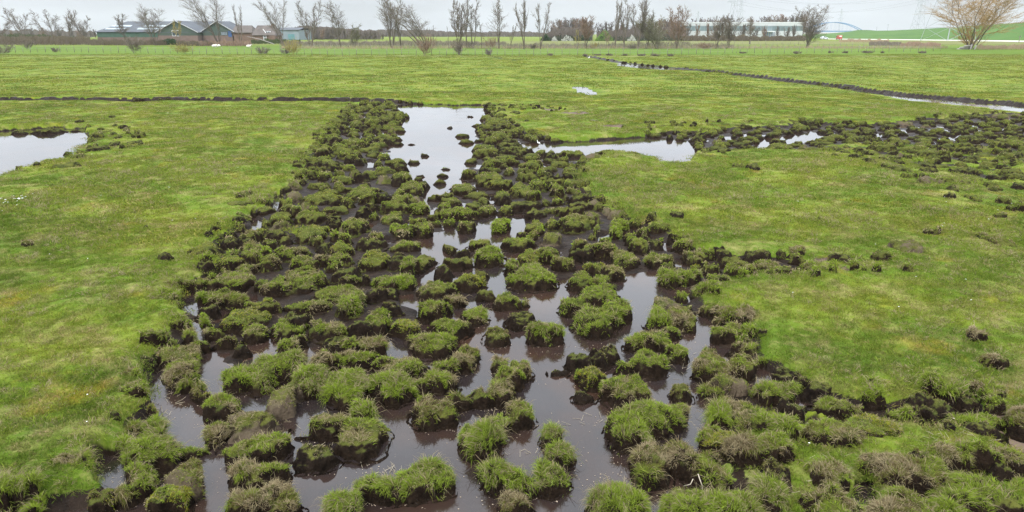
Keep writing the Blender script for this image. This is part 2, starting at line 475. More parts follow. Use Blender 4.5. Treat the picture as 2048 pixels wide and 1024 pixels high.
SLIVERS = [polyG(q) for q in (
 [(548, 392), (560, 393), (560, 412), (548, 427), (540, 422), (547, 408)], [(506, 436), (524, 445), (520, 467), (505, 476), (490, 472), (507, 455)], [(736, 322), (756, 326), (750, 338), (736, 338)],
 [(364, 590), (386, 588), (395, 632), (365, 636)], [(490, 590), (513, 590), (512, 610), (492, 606)], [(380, 650), (400, 655), (408, 690), (398, 690), (392, 665)],
 [(848, 485), (875, 468), (905, 460), (920, 470), (905, 490), (880, 500), (897, 512), (872, 524), (846, 506)], [(950, 467), (985, 432), (1002, 438), (978, 470), (1010, 480), (1045, 434), (1050, 456), (1020, 484), (985, 497), (953, 478)],
 [(830, 550), (862, 548), (864, 576), (835, 580)], [(798, 592), (824, 590), (828, 618), (804, 618)], [(763, 678), (792, 676), (830, 724), (798, 732), (770, 702)], [(868, 382), (892, 380), (885, 400), (850, 402), (848, 388)],
 [(842, 400), (850, 400), (852, 415), (870, 430), (885, 425), (888, 432), (868, 436), (846, 415)], [(808, 440), (818, 440), (816, 456), (808, 456)], [(735, 446), (748, 450), (742, 462), (732, 458)], [(770, 480), (795, 482), (790, 492), (768, 490)],
 [(520, 690), (541, 690), (543, 712), (523, 712)], [(604, 700), (637, 697), (640, 726), (602, 732)], [(596, 808), (646, 798), (642, 830), (612, 874), (594, 872)], [(1196, 470), (1216, 468), (1222, 492), (1196, 492)], [(1164, 387), (1184, 387), (1178, 406), (1160, 406)],
 [(1296, 545), (1314, 560), (1305, 600), (1299, 650), (1270, 646), (1278, 600), (1276, 580)], [(1400, 645), (1420, 648), (1413, 700), (1383, 742), (1393, 700)], [(1520, 740), (1538, 745), (1535, 770), (1521, 768)], [(1390, 813), (1422, 825), (1402, 880), (1372, 917), (1343, 912), (1372, 880)],
 [(406, 710), (426, 710), (440, 800), (413, 804), (404, 760)], [(290, 764), (310, 766), (397, 815), (402, 905), (348, 907), (328, 840), (296, 790)], [(413, 916), (441, 916), (441, 960), (448, 990), (430, 1026), (413, 985)], [(186, 913), (240, 913), (246, 970), (240, 992), (203, 982)],
 [(1620, 838), (1700, 850), (1690, 862), (1610, 856)], [(1715, 972), (1745, 972), (1745, 1024), (1700, 1024)], [(1840, 852), (1862, 860), (1872, 882), (1850, 880)], [(1060, 300), (1120, 292), (1160, 296), (1140, 306), (1080, 308)])]
def signed_dist(X, Y, pts):
    best = np.full(X.shape, 1e9); sg = np.ones(X.shape)
    for i in range(len(pts) - 1):
        ax, ay = pts[i]; dx, dy = pts[i + 1] - pts[i]
        t = np.clip(((X - ax) * dx + (Y - ay) * dy) / (dx * dx + dy * dy), 0, 1)
        d = (X - ax - t * dx) ** 2 + (Y - ay - t * dy) ** 2
        m = d < best
        best = np.where(m, d, best); sg = np.where(m, np.sign(dx * (Y - ay) - dy * (X - ax)), sg)
    return np.sqrt(best) * sg

GRASSY = polyG([(1500, 800), (1700, 840), (1900, 850), (2300, 830), (2300, 1350), (1300, 1350), (1290, 1060), (1450, 900)])
GRASSY2 = polyG([(1400, 296), (1560, 300), (1650, 288), (1760, 284), (1900, 292), (2040, 280), (2330, 280), (2330, 345), (2040, 375), (1950, 372), (1750, 325), (1400, 318)], .03)
def fields(X, Y):
    """height, mud, pale, and the far fields' masks at world points"""
    D = Y
    wx = X + 0.10 * fbm(X * 1.7, Y * 1.7, seed=3) * np.clip(D / 8, 0.6, 3)
    wy = Y + 0.10 * fbm(X * 1.7 + 40, Y * 1.7, seed=5) * np.clip(D / 6, 0.6, 5)
    turf = 0.17 + 0.055 * fbm(X * 0.35, Y * 0.35, seed=11) + 0.045 * fbm(X * 1.6, Y * 1.6, seed=12) + 0.03 * fbm(X * 5, Y * 5, seed=13)
    turf = turf + 0.08 * np.clip((D - 30) / 80, 0, 1) * fbm(X * 0.08, Y * 0.08, seed=14)
    sdp = np.full(X.shape, 1e3)
    for p in PONDS:
        sdp = np.minimum(sdp, poly_sd(wx, wy, p, 3))
    sdm = np.minimum(poly_sd(wx, wy, MAIN, 2), poly_sd(wx, wy, BELT, 2))
    sdo = poly_sd(wx, wy, OPEN, 1)
    floor = 0.0 + 0.05 * fbm(X * 2.6, Y * 2.6, seed=21) + 0.02 * fbm(X * 9, Y * 9, seed=22)
    floor = np.where(D < 9, floor - 0.045 * (9 - D) / 5, floor)
    floor = floor - 0.16 * sstep(0.15, -0.25, sdo)
    for q in DRIER:
        floor = floor + 0.055 * sstep(0.2, -0.2, poly_sd(wx, wy, q, 1))
    gr = np.maximum(sstep(.2, -.2, poly_sd(wx, wy, GRASSY, 1)), .8 * sstep(.5, -.5, poly_sd(wx, wy, GRASSY2, 2)))
    floor = floor + gr * (.075 + .07 * fbm(X * 1.9, Y * 1.9, seed=23))
    z = turf + (floor - turf) * sstep(0.14, -0.30, sdm + .10 * fbm(X * 4, Y * 4, seed=24))
    mud = sstep(0.04, -0.05, sdm) * sstep(.125, .075, z) * (1 - gr * sstep(.035, .06, z))
    sds = np.full(X.shape, 1e3)
    for p in SLIVERS:
        sds = np.minimum(sds, poly_sd(X, Y, p, .5))
    z = z + (-0.08 - z) * sstep(0.045, -0.02, sds)
    mud = np.maximum(mud, sstep(0.05, -0.01, sds))
    sdg = np.full(X.shape, 1e3)
    for p in GENTLE:
        sdg = np.minimum(sdg, poly_sd(wx, wy, p, 6))
    z = np.where(sdg < 5, np.minimum(z, .03 + .035 * np.maximum(sdg, 0)), z)
    z = z + (-0.14 - z) * sstep(0.14, -0.06, sdp)
    mud = np.maximum(mud, sstep(0.12, 0.0, sdp))
    for pl, w, dep in ((DITCH_L, 0.34, 0.012), (DITCH_R, 0.50, -0.01)):
        q = signed_dist(wx, wy, pl) / w + .5 * fbm(X * .9, Y * .9, seed=71) + .25 * fbm(X * 3, Y * 3, seed=72)
        z = z + 0.10 * sstep(4.5, 1.2, q) * sstep(0.4, 1.3, q) * (sdm > .3)
        cut = sstep(-2.4, -0.3, q) * sstep(1.35, 0.75, q)
        z = np.where(np.abs(q) < 4, z + (dep - z) * cut, z)
        mud = np.maximum(mud, sstep(-1.1, -0.4, q) * sstep(1.75, 1.35, q))
    for pl, w in ((DITCH_F, 0.5), (DITCH_S, 0.6)):
        dd = seg_dist(wx, wy, pl)
        z = z - 0.16 * sstep(w, w * 0.3, dd)
    pale = np.zeros(X.shape)
    for px, py, rx, ry in PALE_MUD:
        cx, cy, _ = G(px, py, 0.1)
        e = 1 - np.sqrt(((wx - cx) / rx) ** 2 + ((wy - cy) / ry) ** 2)
        mud = np.maximum(mud, sstep(-0.1, 0.15, e)); pale = np.maximum(pale, sstep(-0.1, 0.3, e) * 0.8)
        z = np.where(e > 0, np.minimum(z, z * (1 - sstep(0, 0.6, e)) + 0.012 * sstep(0, 0.6, e)), z)
    wob = 1 + 0.02 * fbm(X * 0.02, Y * 0.0 + 3, seed=31)
    Yw = Y * wob
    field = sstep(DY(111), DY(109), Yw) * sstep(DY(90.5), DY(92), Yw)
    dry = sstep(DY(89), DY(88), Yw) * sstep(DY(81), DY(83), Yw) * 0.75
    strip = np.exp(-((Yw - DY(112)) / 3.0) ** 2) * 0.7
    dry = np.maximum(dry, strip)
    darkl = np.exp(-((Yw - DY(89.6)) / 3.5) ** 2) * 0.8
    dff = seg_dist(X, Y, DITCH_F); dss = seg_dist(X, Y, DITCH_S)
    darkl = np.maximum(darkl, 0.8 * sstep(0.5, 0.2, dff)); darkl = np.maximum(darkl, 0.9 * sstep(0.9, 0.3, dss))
    return z, mud, pale, field, dry, darkl

print("terrain...")
ds = [1.6]
while ds[-1] < 2000:
    d = ds[-1]
    ds.append(d * (1.0058 if d < 28 else 1.0045 if d < 84 else 1.012 if d < 400 else 1.05))
ds = np.array(ds)
us = np.linspace(-1.25, 1.25, 400)
TY, TU = np.meshgrid(ds, us, indexing='ij')
TX = TU * TY
Z, MUD, PALE, FIELD, DRY, DARK = fields(TX, TY)
nr, nc = TX.shape
idx = np.arange(nr * nc).reshape(nr, nc)
F = np.stack([idx[:-1, :-1].ravel(), idx[:-1, 1:].ravel(), idx[1:, 1:].ravel(), idx[1:, :-1].ravel()], 1)
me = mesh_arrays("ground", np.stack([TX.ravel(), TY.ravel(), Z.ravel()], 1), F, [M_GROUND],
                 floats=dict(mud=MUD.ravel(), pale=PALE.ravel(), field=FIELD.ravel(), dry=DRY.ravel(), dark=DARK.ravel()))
link("ground", me, kind='structure')

LT = np.log(ds)
def ground_z(x, y):
    """height of the ground mesh by interpolation, plus its mud"""
    x = np.asarray(x, float); y = np.asarray(y, float)
    r = np.interp(np.log(y), LT, np.arange(nr)); c = (x / y + 1.25) / 2.5 * (nc - 1)
    r0 = np.clip(np.floor(r).astype(int), 0, nr - 2); c0 = np.clip(np.floor(c).astype(int), 0, nc - 2)
    fr = np.clip(r - r0, 0, 1); fc = np.clip(c - c0, 0, 1)
    def bl(A):
        return (A[r0, c0] * (1 - fr) + A[r0 + 1, c0] * fr) * (1 - fc) + (A[r0, c0 + 1] * (1 - fr) + A[r0 + 1, c0 + 1] * fr) * fc
    return bl(Z), bl(MUD)

g_ = Geo()
g_.add([(-60, 1.4, 0), (60, 1.4, 0), (120, 98, 0), (-120, 98, 0)], [(0, 1, 2, 3)])
g_.build("water", M_WATER, kind='structure')
# ---------------------------------------------------------------- tussocks read off the photograph
# name | kind | footprints (centre x, foot y, width, height in the 2048 px photograph)
# kinds: g grassy, t tall lush grass, s straw-coloured, y yellow-green moss on top, m low brown moss, d bare dark peat, c pale clay showing
TUSS = """
|y|388,525,60,38
|d|325,525,42,12
|d|402,545,38,26
|g|448,592,88,55
|g|398,587,30,42
|g|350,581,66,24
|g|350,597,30,20
broad dark-flanked bank tussock|g|320,628,78,44
|t|342,650,34,28
|g|424,624,44,46
|s|458,624,46,36
|d|406,645,44,28
domed moss-topped tussock|y|467,676,100,60
|g|380,700,44,42
|g|427,683,32,22
|m|445,704,44,28
|y|510,630,60,22
|d|450,505,40,28
|d|488,500,36,24
|g|495,533,56,28
|y|448,545,60,36
|g|537,500,28,18
|g|532,548,40,28
|g|482,560,40,34
clay-footed tussock on the left shore|g|345,748,104,56
|d|283,728,34,28
|s|262,765,56,34
left shore overhang|g|262,820,70,50
|d|221,838,30,24
|m|309,843,58,34
|m|386,818,58,38
|g|428,853,78,54
large double-headed lush tussock|t|457,795,50,68;505,795,72,86;560,770,60,62
|d|480,720,36,22
big green block tussock|t|292,958,106,80;305,895,76,56
|s|252,878,28,40
|g|373,925,84,18
round brown moss dome|m|382,974,72,52
pale lichen-crusted lump|c|365,1010,92,50
|y|325,1045,80,60
|m|195,1036,50,54
|s|240,1024,54,32
|g|150,972,90,58
|g|495,943,108,48;538,930,60,56
|g|488,995,100,62;530,988,60,56
|s|480,1055,80,66;550,1050,90,60
big ragged turf island|g|705,935,120,84;640,888,110,56
bare dark peat saddle|d|622,952,96,56
|t|722,858,46,44
|s|415,905,44,52
pale bare-crowned hummock|c|478,898,94,76
grass-capped clay pillar|c|558,850,66,80
|t|612,806,62,68
|t|682,826,92,76
bright pool-side tuft|t|775,815,92,60
|s|645,752,52,38
|g|708,745,80,34
|g|800,768,110,42
bare brown peat hump|d|672,718,72,46
|g|700,716,48,30
|s|742,722,64,40
|g|580,720,78,28
|g|567,692,66,48
|d|592,668,64,38
|g|650,688,66,44
|d|710,680,60,36
|g|750,676,50,46
|d|774,664,18,22
|y|805,684,62,44
|g|861,650,58,42
|d|778,634,46,28
|d|745,612,50,32;785,612,40,34
|g|668,618,100,44
root-hung long tussock|g|540,605,88,42;595,592,88,54
|g|605,634,86,18
|m|525,636,52,26
reedy green mound|t|787,590,100,40
|d|792,548,50,36
|m|838,545,60,34
|y|740,545,70,44
|d|685,568,58,32
|g|697,578,48,24
|d|730,574,24,20
|g|572,528,72,34
|g|600,548,56,32
|s|640,535,40,24
|y|680,520,50,32
|d|642,512,32,24
|d|740,506,60,26
|g|806,512,72,28
low mossy islet|m|884,516,56,28
|d|883,566,42,30
|m|916,544,58,28
|d|925,520,42,18
|g|958,505,60,24
|t|980,538,68,40
|g|1035,508,70,34
|g|1025,556,34,38
|y|1062,540,50,36
broad lush midstream tussock|t|1068,590,92,58
|g|1092,530,60,30
|g|1128,546,46,28
|d|1166,527,50,26
|s|1162,500,40,18
|g|1200,520,78,28
|g|1258,545,64,42
|y|1190,556,58,24
|g|1228,566,56,32
|g|1170,590,58,42
|g|1205,585,50,30
|y|937,588,66,36
|m|962,562,30,18
|g|866,606,76,40
|m|971,605,38,22
|g|1010,624,60,30
|s|1050,617,22,14
|s|906,618,44,22
|g|949,656,54,38
|g|895,684,76,42
|g|858,724,90,56
green-capped boulder-like clod|d|1042,664,60,38
|t|1090,696,60,46
|m|991,700,50,46
largest straw-topped tussock|t|1150,640,60,42;1200,620,88,44;1195,682,88,62;1240,652,56,46
narrow ridge of dry grass|s|940,735,38,38;922,752,48,40;890,762,48,32
|g|840,796,38,34;882,793,62,42
knobbly two-headed tussock|g|1040,768,56,40;1000,752,32,34;1016,786,56,44
long arching tussock|s|865,866,94,58;915,826,50,28;960,822,60,34;1002,820,58,58;1040,866,60,58
round grassy dome|t|965,930,82,80;995,882,40,46
horseshoe-shaped green tussock|t|975,968,36,36;1008,998,78,60;1048,1004,50,46;1103,1000,68,64;1122,948,52,56;1102,905,40,46
brown-tinged pool tussock|t|730,1010,60,48;770,1015,70,46;850,1013,104,82
|t|675,1052,66,58
|s|1032,1042,60,34
|t|1237,1064,108,76
|d|1118,757,40,9
flat slab of wet clay|d|1168,812,50,18
|d|1160,750,50,40;1200,745,50,40;1222,735,40,38
spiky tuft on a dark lump|y|1187,785,58,44
|g|1260,828,86,70
|g|1250,757,40,24
smooth grassy dome|g|1302,764,72,54
|g|1285,712,58,40;1325,710,54,44
|g|1362,732,42,34
|m|1368,812,46,38
massive lush shoreline tussock|t|1268,916,82,80;1310,890,88,76;1345,872,56,54
|g|1368,858,44,48
|s|1418,745,48,42;1440,778,78,58
|g|1490,765,60,44
grey lichen-spotted hummock|c|1470,800,88,48
|s|1425,805,50,22
|t|1440,868,50,68
|g|1412,900,56,42
pad of pale dead grass|s|1470,848,50,48
|g|1515,882,80,66
|g|1545,820,50,44
|t|1555,816,80,42
black upturned peat block|d|1585,795,88,54
|d|1640,800,60,30
|d|1600,860,54,54
|g|1685,858,108,42
|d|1872,863,90,60
|d|1955,835,52,38
|g|2020,815,60,60
|s|2000,740,60,28
|s|1965,685,40,22
tall straw-fringed cliff of turf|s|1318,995,74,88;1370,960,60,66;1410,985,78,80;1440,1000,60,56
|t|1385,1068,100,78
|y|1455,925,70,58
|s|1510,945,78,58
|g|1560,935,88,54
|d|1570,1012,60,78
|t|1555,1042,60,76
|t|1475,1062,100,68
tussock over a dark hollow|g|1680,996,82,78
|g|1700,915,128,56
orange-mossed turf ridge|y|1790,900,118,58
great straw-skirted mound|s|1800,1000,128,96
|s|1880,1010,88,86
|d|1835,925,42,18
|d|1870,945,34,26
|g|1915,950,80,58
|g|1970,945,80,48
|d|1902,890,56,24
|d|1980,900,84,26
|t|1975,880,100,28
|d|2010,965,50,38
|g|2045,960,50,58
|t|1980,1065,178,108
|t|1900,1062,70,56
square black peat block|d|1456,520,42,36
long black peat block|d|1524,514,64,26
|g|1422,518,40,22
|g|1402,537,46,36
|g|1372,510,50,26
|d|1318,503,24,24
|g|1285,512,40,32
|s|1324,541,56,34
|y|1392,545,34,12
|t|1342,580,48,40;1382,576,44,34
|t|1420,602,52,30
|g|1340,544,30,16
|m|1475,540,70,20
|g|1556,558,54,44
hay-covered dark lump|c|1335,636,78,42
|g|1370,612,24,28
|t|1320,668,50,52
|g|1345,682,40,24
hay-curtained steep lump|s|1378,672,58,62
|g|1420,628,44,22
|s|1490,655,74,42;1455,632,48,24
|g|1450,695,78,44
|d|1530,672,28,20
|g|1500,722,56,34
upright dark stump of peat|d|1360,440,30,28
|c|1238,442,38,22
|d|1253,434,20,24
|g|1275,448,30,20
|t|1242,472,38,30
|g|1325,470,50,24
|d|1355,480,28,20
|g|1289,478,28,18
|s|1605,515,40,24
|g|1640,555,58,32
|m|524,433,36,26
|m|470,418,68,16
|s|480,398,32,16
|g|485,437,40,18
|d|477,470,26,20
|d|408,476,22,22
|d|437,474,20,16
|d|455,482,20,18
|d|443,496,26,16
|d|478,494,28,18
pale sharp-edged clay ridge|c|576,408,34,28
|d|565,385,36,14
|d|600,366,15,26
|g|566,433,32,22
|m|547,450,50,24
|c|555,462,38,18
|y|520,478,30,18
|d|545,488,58,26
orange-topped mossy tussock|y|605,486,70,40
|y|628,418,78,36
|d|660,470,34,36
|g|612,452,62,30
|m|670,432,58,18
|c|690,476,38,42
|m|635,380,46,14
|g|680,370,44,18
|g|703,478,52,44
|g|712,404,70,32
|d|729,380,20,12
|c|765,371,28,16
|y|797,364,40,18
|g|818,390,62,22
|d|846,381,22,18
|m|835,364,18,9
|d|840,356,18,9
|m|877,371,26,16
|m|885,356,24,12
|g|806,404,44,16
grey-backed lump|c|831,411,32,20
|g|785,430,54,26
|t|845,436,56,26
|d|718,440,34,26
|d|740,425,32,16
|g|744,443,20,16
|g|780,460,66,32
|g|830,455,42,16
|m|865,443,34,14
|g|868,456,30,14
|t|899,457,26,15
|g|931,470,38,26
|t|920,443,78,20
|m|948,428,38,24
|g|968,436,30,18
|m|876,405,58,20
|g|902,414,50,16
|g|920,394,56,28
|t|800,478,58,24
|g|850,480,38,24
|s|751,478,40,18
|s|803,484,34,18
|g|738,500,46,18
|g|935,360,32,18
|g|966,368,32,20
|m|955,402,62,16
|y|996,384,60,24
|g|978,368,54,24
|g|1002,402,44,18
|y|1045,400,54,32
|t|1078,386,34,24
|g|1111,385,26,16
|g|1137,379,22,14
|g|1148,393,38,14
|d|1050,427,64,26
|y|1010,436,32,24
|g|977,435,36,22
tiny green islet|t|993,473,52,34
|d|1076,446,54,28
|s|1115,432,54,14
|m|1092,412,20,14
|y|1115,411,24,14
|d|1132,405,18,12
|d|1160,424,54,16
leaning barrel-shaped clod|c|1190,452,36,36
|c|1216,430,20,20
|g|1158,468,76,36
|g|1105,462,30,24
|y|1070,472,44,26
|d|1043,480,32,16
|c|1108,490,52,28
|m|1186,486,20,14
|d|1145,360,46,16
|m|1170,386,26,14
|s|1482,338,24,11
|d|1517,343,32,15
|d|1753,329,28,19
|g|1820,349,50,30
|d|1865,345,32,18
|y|1963,372,56,32
|d|2008,368,28,24
|d|1920,384,26,17
|d|1912,400,34,14
|y|1968,407,30,26
|s|2022,411,34,14
|s|2010,436,34,14
|s|1873,470,40,16
weathered grey meadow clod|c|1838,508,72,28
|s|1641,443,14,9
|s|2025,497,60,32
|d|1700,530,52,26
|s|1775,523,50,16
|d|290,458,18,8
|d|218,460,14,7
|s|47,498,34,12
|d|30,270,30,13
black left-pond clod|d|80,270,56,21
|d|148,246,24,7
|d|147,264,20,6
|g|190,275,34,15
|d|180,292,36,17
|d|214,297,26,17
|d|252,291,40,11
|d|226,278,20,9
|d|130,312,18,13
|d|168,311,44,17
|s|146,326,28,19
|g|68,343,42,27
|d|100,332,44,17
|m|112,340,44,15
|g|38,341,22,12
|d|25,350,22,12
|d|218,235,16,6
black back-pond islet|d|940,235,12,5
|d|899,258,12,8
|d|822,291,18,5
|d|849,314,16,10
|g|827,329,24,12
|g|889,341,22,7
|m|922,276,26,13
|m|931,289,32,14
|d|795,292,22,11
|m|941,331,24,17
|d|1054,244,12,10
|g|1215,314,54,17
|g|1268,311,26,11
|g|1081,312,24,17
|d|1103,312,20,15
|g|1143,316,56,19
|g|970,306,48,15
|d|1026,312,68,19
|d|1005,224,22,12
|d|1030,228,24,10
|g|990,250,40,14
|d|770,212,12,9
|d|1490,250,30,9
|d|1473,270,15,12
|d|1520,253,12,10
long black clod of the right belt|d|1550,258,34,13
|d|1595,247,24,10
|g|1570,308,70,18
|d|1558,289,36,15
|d|1622,252,20,11
|d|1690,266,20,10
|d|1795,262,30,14
|d|1845,266,26,13
|d|1927,262,24,18
|d|1868,252,24,12
|c|2016,238,26,12
|d|1966,307,24,14
"""
LANDMARKS_EXTRA = [("long back pond", 880, 300), ("left pond", 60, 300), ("narrow right pool", 1300, 298), ("far right ditch", 1950, 212), ("right clod belt", 1700, 285)]

KH = dict(g=.172, t=.19, s=.175, y=.165, m=.135, d=.16, c=.155)
def make_blob(px, yb, w, h, kind):
    zref = 0.0
    for _ in range(2):
        fx, fy, t = G(px, yb, zref)
        hw_ = 0.5 * w * t / FPX
        gz = float(np.mean([np.min([ground_z(fx + q * hw_, fy + k * hw_)[0] for q, k in ((0, 0), (0, 1), (-1, .7), (1, .7))]), ground_z(fx, fy + hw_)[0]]))
        gz = min(gz, float(ground_z(fx, fy)[0]) + .05)
        zref = float(np.clip(gz, 0, 0.25))
    W = w * t / FPX
    inpond = yb < 400 and any(poly_sd(np.array([fx]), np.array([fy + .1]), p, 1)[0] < 0 for p in PONDS)
    if inpond: h = h * .6
    th = math.atan2(EYE - zref, fy)
    hv = h * t / FPX
    wet = zref < 0.09
    H = KH[kind] * (1.0 if wet else 0.62)
    H *= rng.uniform(.82, 1.15)
    H = min(H, 0.55 * W + 0.03, hv / math.cos(th) * 0.9)
    b = (hv - 0.70 * H * math.cos(th)) / (2 * math.sin(th))
    b = min(max(b, 0.30 * W), 0.80 * W)
    k_ = 1.28 if yb > 600 else 1.20
    a = W / 2 * k_
    b *= k_ * 1.03
    return [fx, fy + b, a, b, H, zref, t]

specs = []          # dict(name, kind, blobs, px area)
for line in TUSS.strip().splitlines():
    nm, kd, bl = line.split('|')
    B, area, ys, xs = [], 0, [], []
    for q in bl.split(';'):
        x, yb, w, h = map(float, q.split(','))
        B.append(make_blob(x, yb, w, h, kd)); area += w * h; ys.append(yb); xs.append(x)
    specs.append(dict(name=nm, kind=kd, blobs=B, area=area, auto=False))

# fill the churned ground between and beyond them
allb = [b for s in specs for b in s['blobs']]
BX = np.array([b[0] for b in allb]); BY = np.array([b[1] for b in allb]); BR = np.array([0.5 * (b[2] + b[3]) for b in allb])
def pick_in(poly, n):
    x0, y0 = poly.min(0); x1, y1 = poly.max(0)
    P = rng.random((n, 2)) * (x1 - x0, y1 - y0) + (x0, y0)
    return P[poly_sd(P[:, 0], P[:, 1], poly, 1) < 0.05]
FILL_OFF = polyG([(430, 490), (1480, 500), (1480, 1018), (-100, 1018), (100, 700)])
cand = []
for poly, n, size in ((MAIN, 6500, (.14, .38)), (BELT, 6000, (.13, .38)), (polyG([(225, 262), (300, 275), (290, 300), (150, 330), (60, 352), (25, 352), (150, 300), (182, 280), (180, 262)]), 160, (.12, .22)),
                      (polyG([(600, 300), (700, 235), (660, 300), (610, 340)]), 60, (.1, .18)), (polyG([(1440, 520), (1640, 545), (1830, 560), (1560, 575)]), 60, (.08, .14)),
                      (polyG([(1240, 262), (1300, 256), (1500, 250), (1500, 258), (1300, 268)]), 60, (.1, .2)), (polyG([(1640, 315), (1760, 318), (2100, 370), (2100, 460), (1950, 420), (1800, 370)]), 90, (.14, .3)),
                      ('edge', 5200, (.09, .19)),
                      (polyG([(980, 214), (1130, 222), (1130, 232), (1000, 228)]), 60, (.08, .16))):
    edge_ = isinstance(poly, str)
    P = pick_in(MAIN if edge_ else poly, n)
    if edge_:
        P = P[poly_sd(P[:, 0], P[:, 1], MAIN, 1) > -.42]
    sdp = np.full(len(P), 1e3)
    for p in PONDS:
        sdp = np.minimum(sdp, poly_sd(P[:, 0], P[:, 1], p, 2))
    sdo = poly_sd(P[:, 0], P[:, 1], OPEN, 1)
    off = poly_sd(P[:, 0], P[:, 1], FILL_OFF, 1)
    for (x, y), d1, d2, d3 in zip(P, sdp, sdo, off):
        r = size[0] + (size[1] - size[0]) * rng.random() ** 1.3
        r *= 0.78 if y < 12 else 1.0
        if d1 < r * 0.5 or d2 < r * 0.8:
            continue
        k = 0.83 if d3 > 0 else 0.86
        if edge_: k = .74
        if poly is BELT: k = 1.0
        dd = np.hypot(BX - x, BY - y)
        if (dd < k * (BR + r)).any():
            continue
        BX = np.append(BX, x); BY = np.append(BY, y); BR = np.append(BR, r)
        gz, _m = ground_z(x, y); zref = float(np.clip(gz, 0, .25))
        if y > 12:
            kd = rng.choice(list('gdmyc'), p=[.18, .38, .32, .09, .03] if poly is BELT else [.36, .29, .21, .12, .02])
        else:
            kd = rng.choice(list('gtsd'), p=[.50, .30, .16, .04])
        asp = rng.uniform(.7, 1.3)
        H = min(KH[kd] * rng.uniform(.75, 1.35) * (1.0 if zref < .09 else .7), .62 * r * 2)
        if poly is BELT: H *= .82
        t = y * math.cos(PITCH) + EYE * math.sin(PITCH)
        w_px = 2 * r * FPX / t
        B = [[x, y, r * asp ** .5, r / asp ** .5, H, zref, t]]
        an = rng.uniform(0, 6.28)
        for step in range(int(rng.choice([0, 1, 2], p=[.4, .35, .25]))):
            q_ = r * (.8 + .7 * step); an += rng.uniform(-.6, .6); k_ = rng.uniform(.5, .85)
            B.append([x + q_ * math.cos(an), y + q_ * math.sin(an), r * k_, r * k_ * rng.uniform(.7, 1.1), H * rng.uniform(.6, 1.0), zref, t])
        px = 1024 + FPX * x / t
        w_ = math.atan2(EYE, y)
        inview = -40 < px < 2088 and y > 3.95
        area = w_px * (w_px * math.sin(w_) + H * FPX / t * math.cos(w_)) * .8 if inview else 0
        specs.append(dict(name='', kind=str(kd), blobs=B, area=area, auto=True))
# crumbled clods along the ditch banks
for pl, n in ((DITCH_L, 36), (DITCH_R, 80)):
    for _ in range(n):
        i = rng.integers(0, len(pl) - 1); f = rng.random(); x, y = pl[i] + (pl[i + 1] - pl[i]) * f
        x += rng.uniform(.3, .9) if pl is DITCH_R else 0; y += rng.uniform(.3, .7) if pl is DITCH_L else 0
        if pl is DITCH_R and y < 45: continue; r = rng.uniform(.12, .26); t = y * math.cos(PITCH) + EYE * math.sin(PITCH); px = 1024 + FPX * x / t
        specs.append(dict(name='', kind='d' if rng.random() < .7 else 'm', blobs=[[x, y, r * 1.4, r, .14, .08, t]], area=30 if -40 < px < 2088 else 0, auto=True))
# irregular outlines: every mound gets a few smaller shoulders
for s in specs:
    B2 = []
    rr = np.random.default_rng(int(abs(s['blobs'][0][0] * 1000)) + 5)
    for b in s['blobs']:
        nb_ = 3 if b[2] > .12 else 2
        main = list(b); main[2] *= .90; main[3] *= .90; B2.append(main)
        for _ in range(nb_):
            an = rr.uniform(0, 6.283); k = rr.uniform(.42, .62)
            B2.append([b[0] + math.cos(an) * b[2] * (1 - k) * 1.05, b[1] + math.sin(an) * b[3] * (1 - k) * 1.05, b[2] * k, b[3] * k, b[4] * rr.uniform(.72, 1.12), b[5], b[6]])
    s['blobs'] = B2
print("tussocks", len(specs))

PAL = dict(
    fresh=(0.205, 0.272, 0.030), green=(0.155, 0.202, 0.024), olive=(0.165, 0.160, 0.040), dark=(0.045, 0.055, 0.018),
    straw=(0.31, 0.255, 0.145), brown=(0.125, 0.085, 0.045), yellow=(0.27, 0.25, 0.03), orange=(0.34, 0.20, 0.03), lime=(0.205, 0.27, 0.045))
MIXES = dict(
    g=[('green', .28), ('fresh', .24), ('olive', .18), ('straw', .21), ('brown', .09)],
    t=[('fresh', .48), ('green', .30), ('lime', .08), ('straw', .08), ('olive', .06)],
    s=[('straw', .36), ('brown', .12), ('olive', .20), ('green', .18), ('fresh', .14)],
    y=[('lime', .26), ('fresh', .24), ('yellow', .24), ('green', .16), ('straw', .10)],
    m=[('olive', .48), ('brown', .20), ('green', .18), ('yellow', .10), ('straw', .04)],
    d=[('brown', .34), ('olive', .34), ('dark', .20), ('straw', .12)],
    c=[('straw', .26), ('olive', .36), ('green', .22), ('brown', .16)])
COVER = dict(g=.50, t=.32, s=.42, y=.42, m=.52, d=.88, c=.48)     # how much of the flank stays bare
LEN = dict(g=.031, t=.047, s=.040, y=.022, m=.014, d=.014, c=.020)

def blade_arrays(P, D, L, Wd, cols, droop, r):
    n = len(P)
    side = np.cross(D, r.normal(size=(n, 3))); side /= np.linalg.norm(side, axis=1)[:, None] + 1e-9
    side *= (Wd / 2)[:, None]
    mid = P + D * (L * .55)[:, None]
    D2 = D + np.stack([r.normal(0, .25, n), r.normal(0, .25, n), -droop], 1)
    D2 /= np.linalg.norm(D2, axis=1)[:, None] + 1e-9
    tip = mid + D2 * (L * .5)[:, None]
    V = np.stack([P - side, P + side, mid - side * .75, mid + side * .75, tip], 1).reshape(-1, 3)
    o = np.arange(n)[:, None] * 5
    F = np.concatenate([o + [0, 1, 3], o + [0, 3, 2], o + [2, 3, 4]], 1).reshape(-1, 3)
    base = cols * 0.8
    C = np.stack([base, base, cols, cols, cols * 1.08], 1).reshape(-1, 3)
    return V, F, C

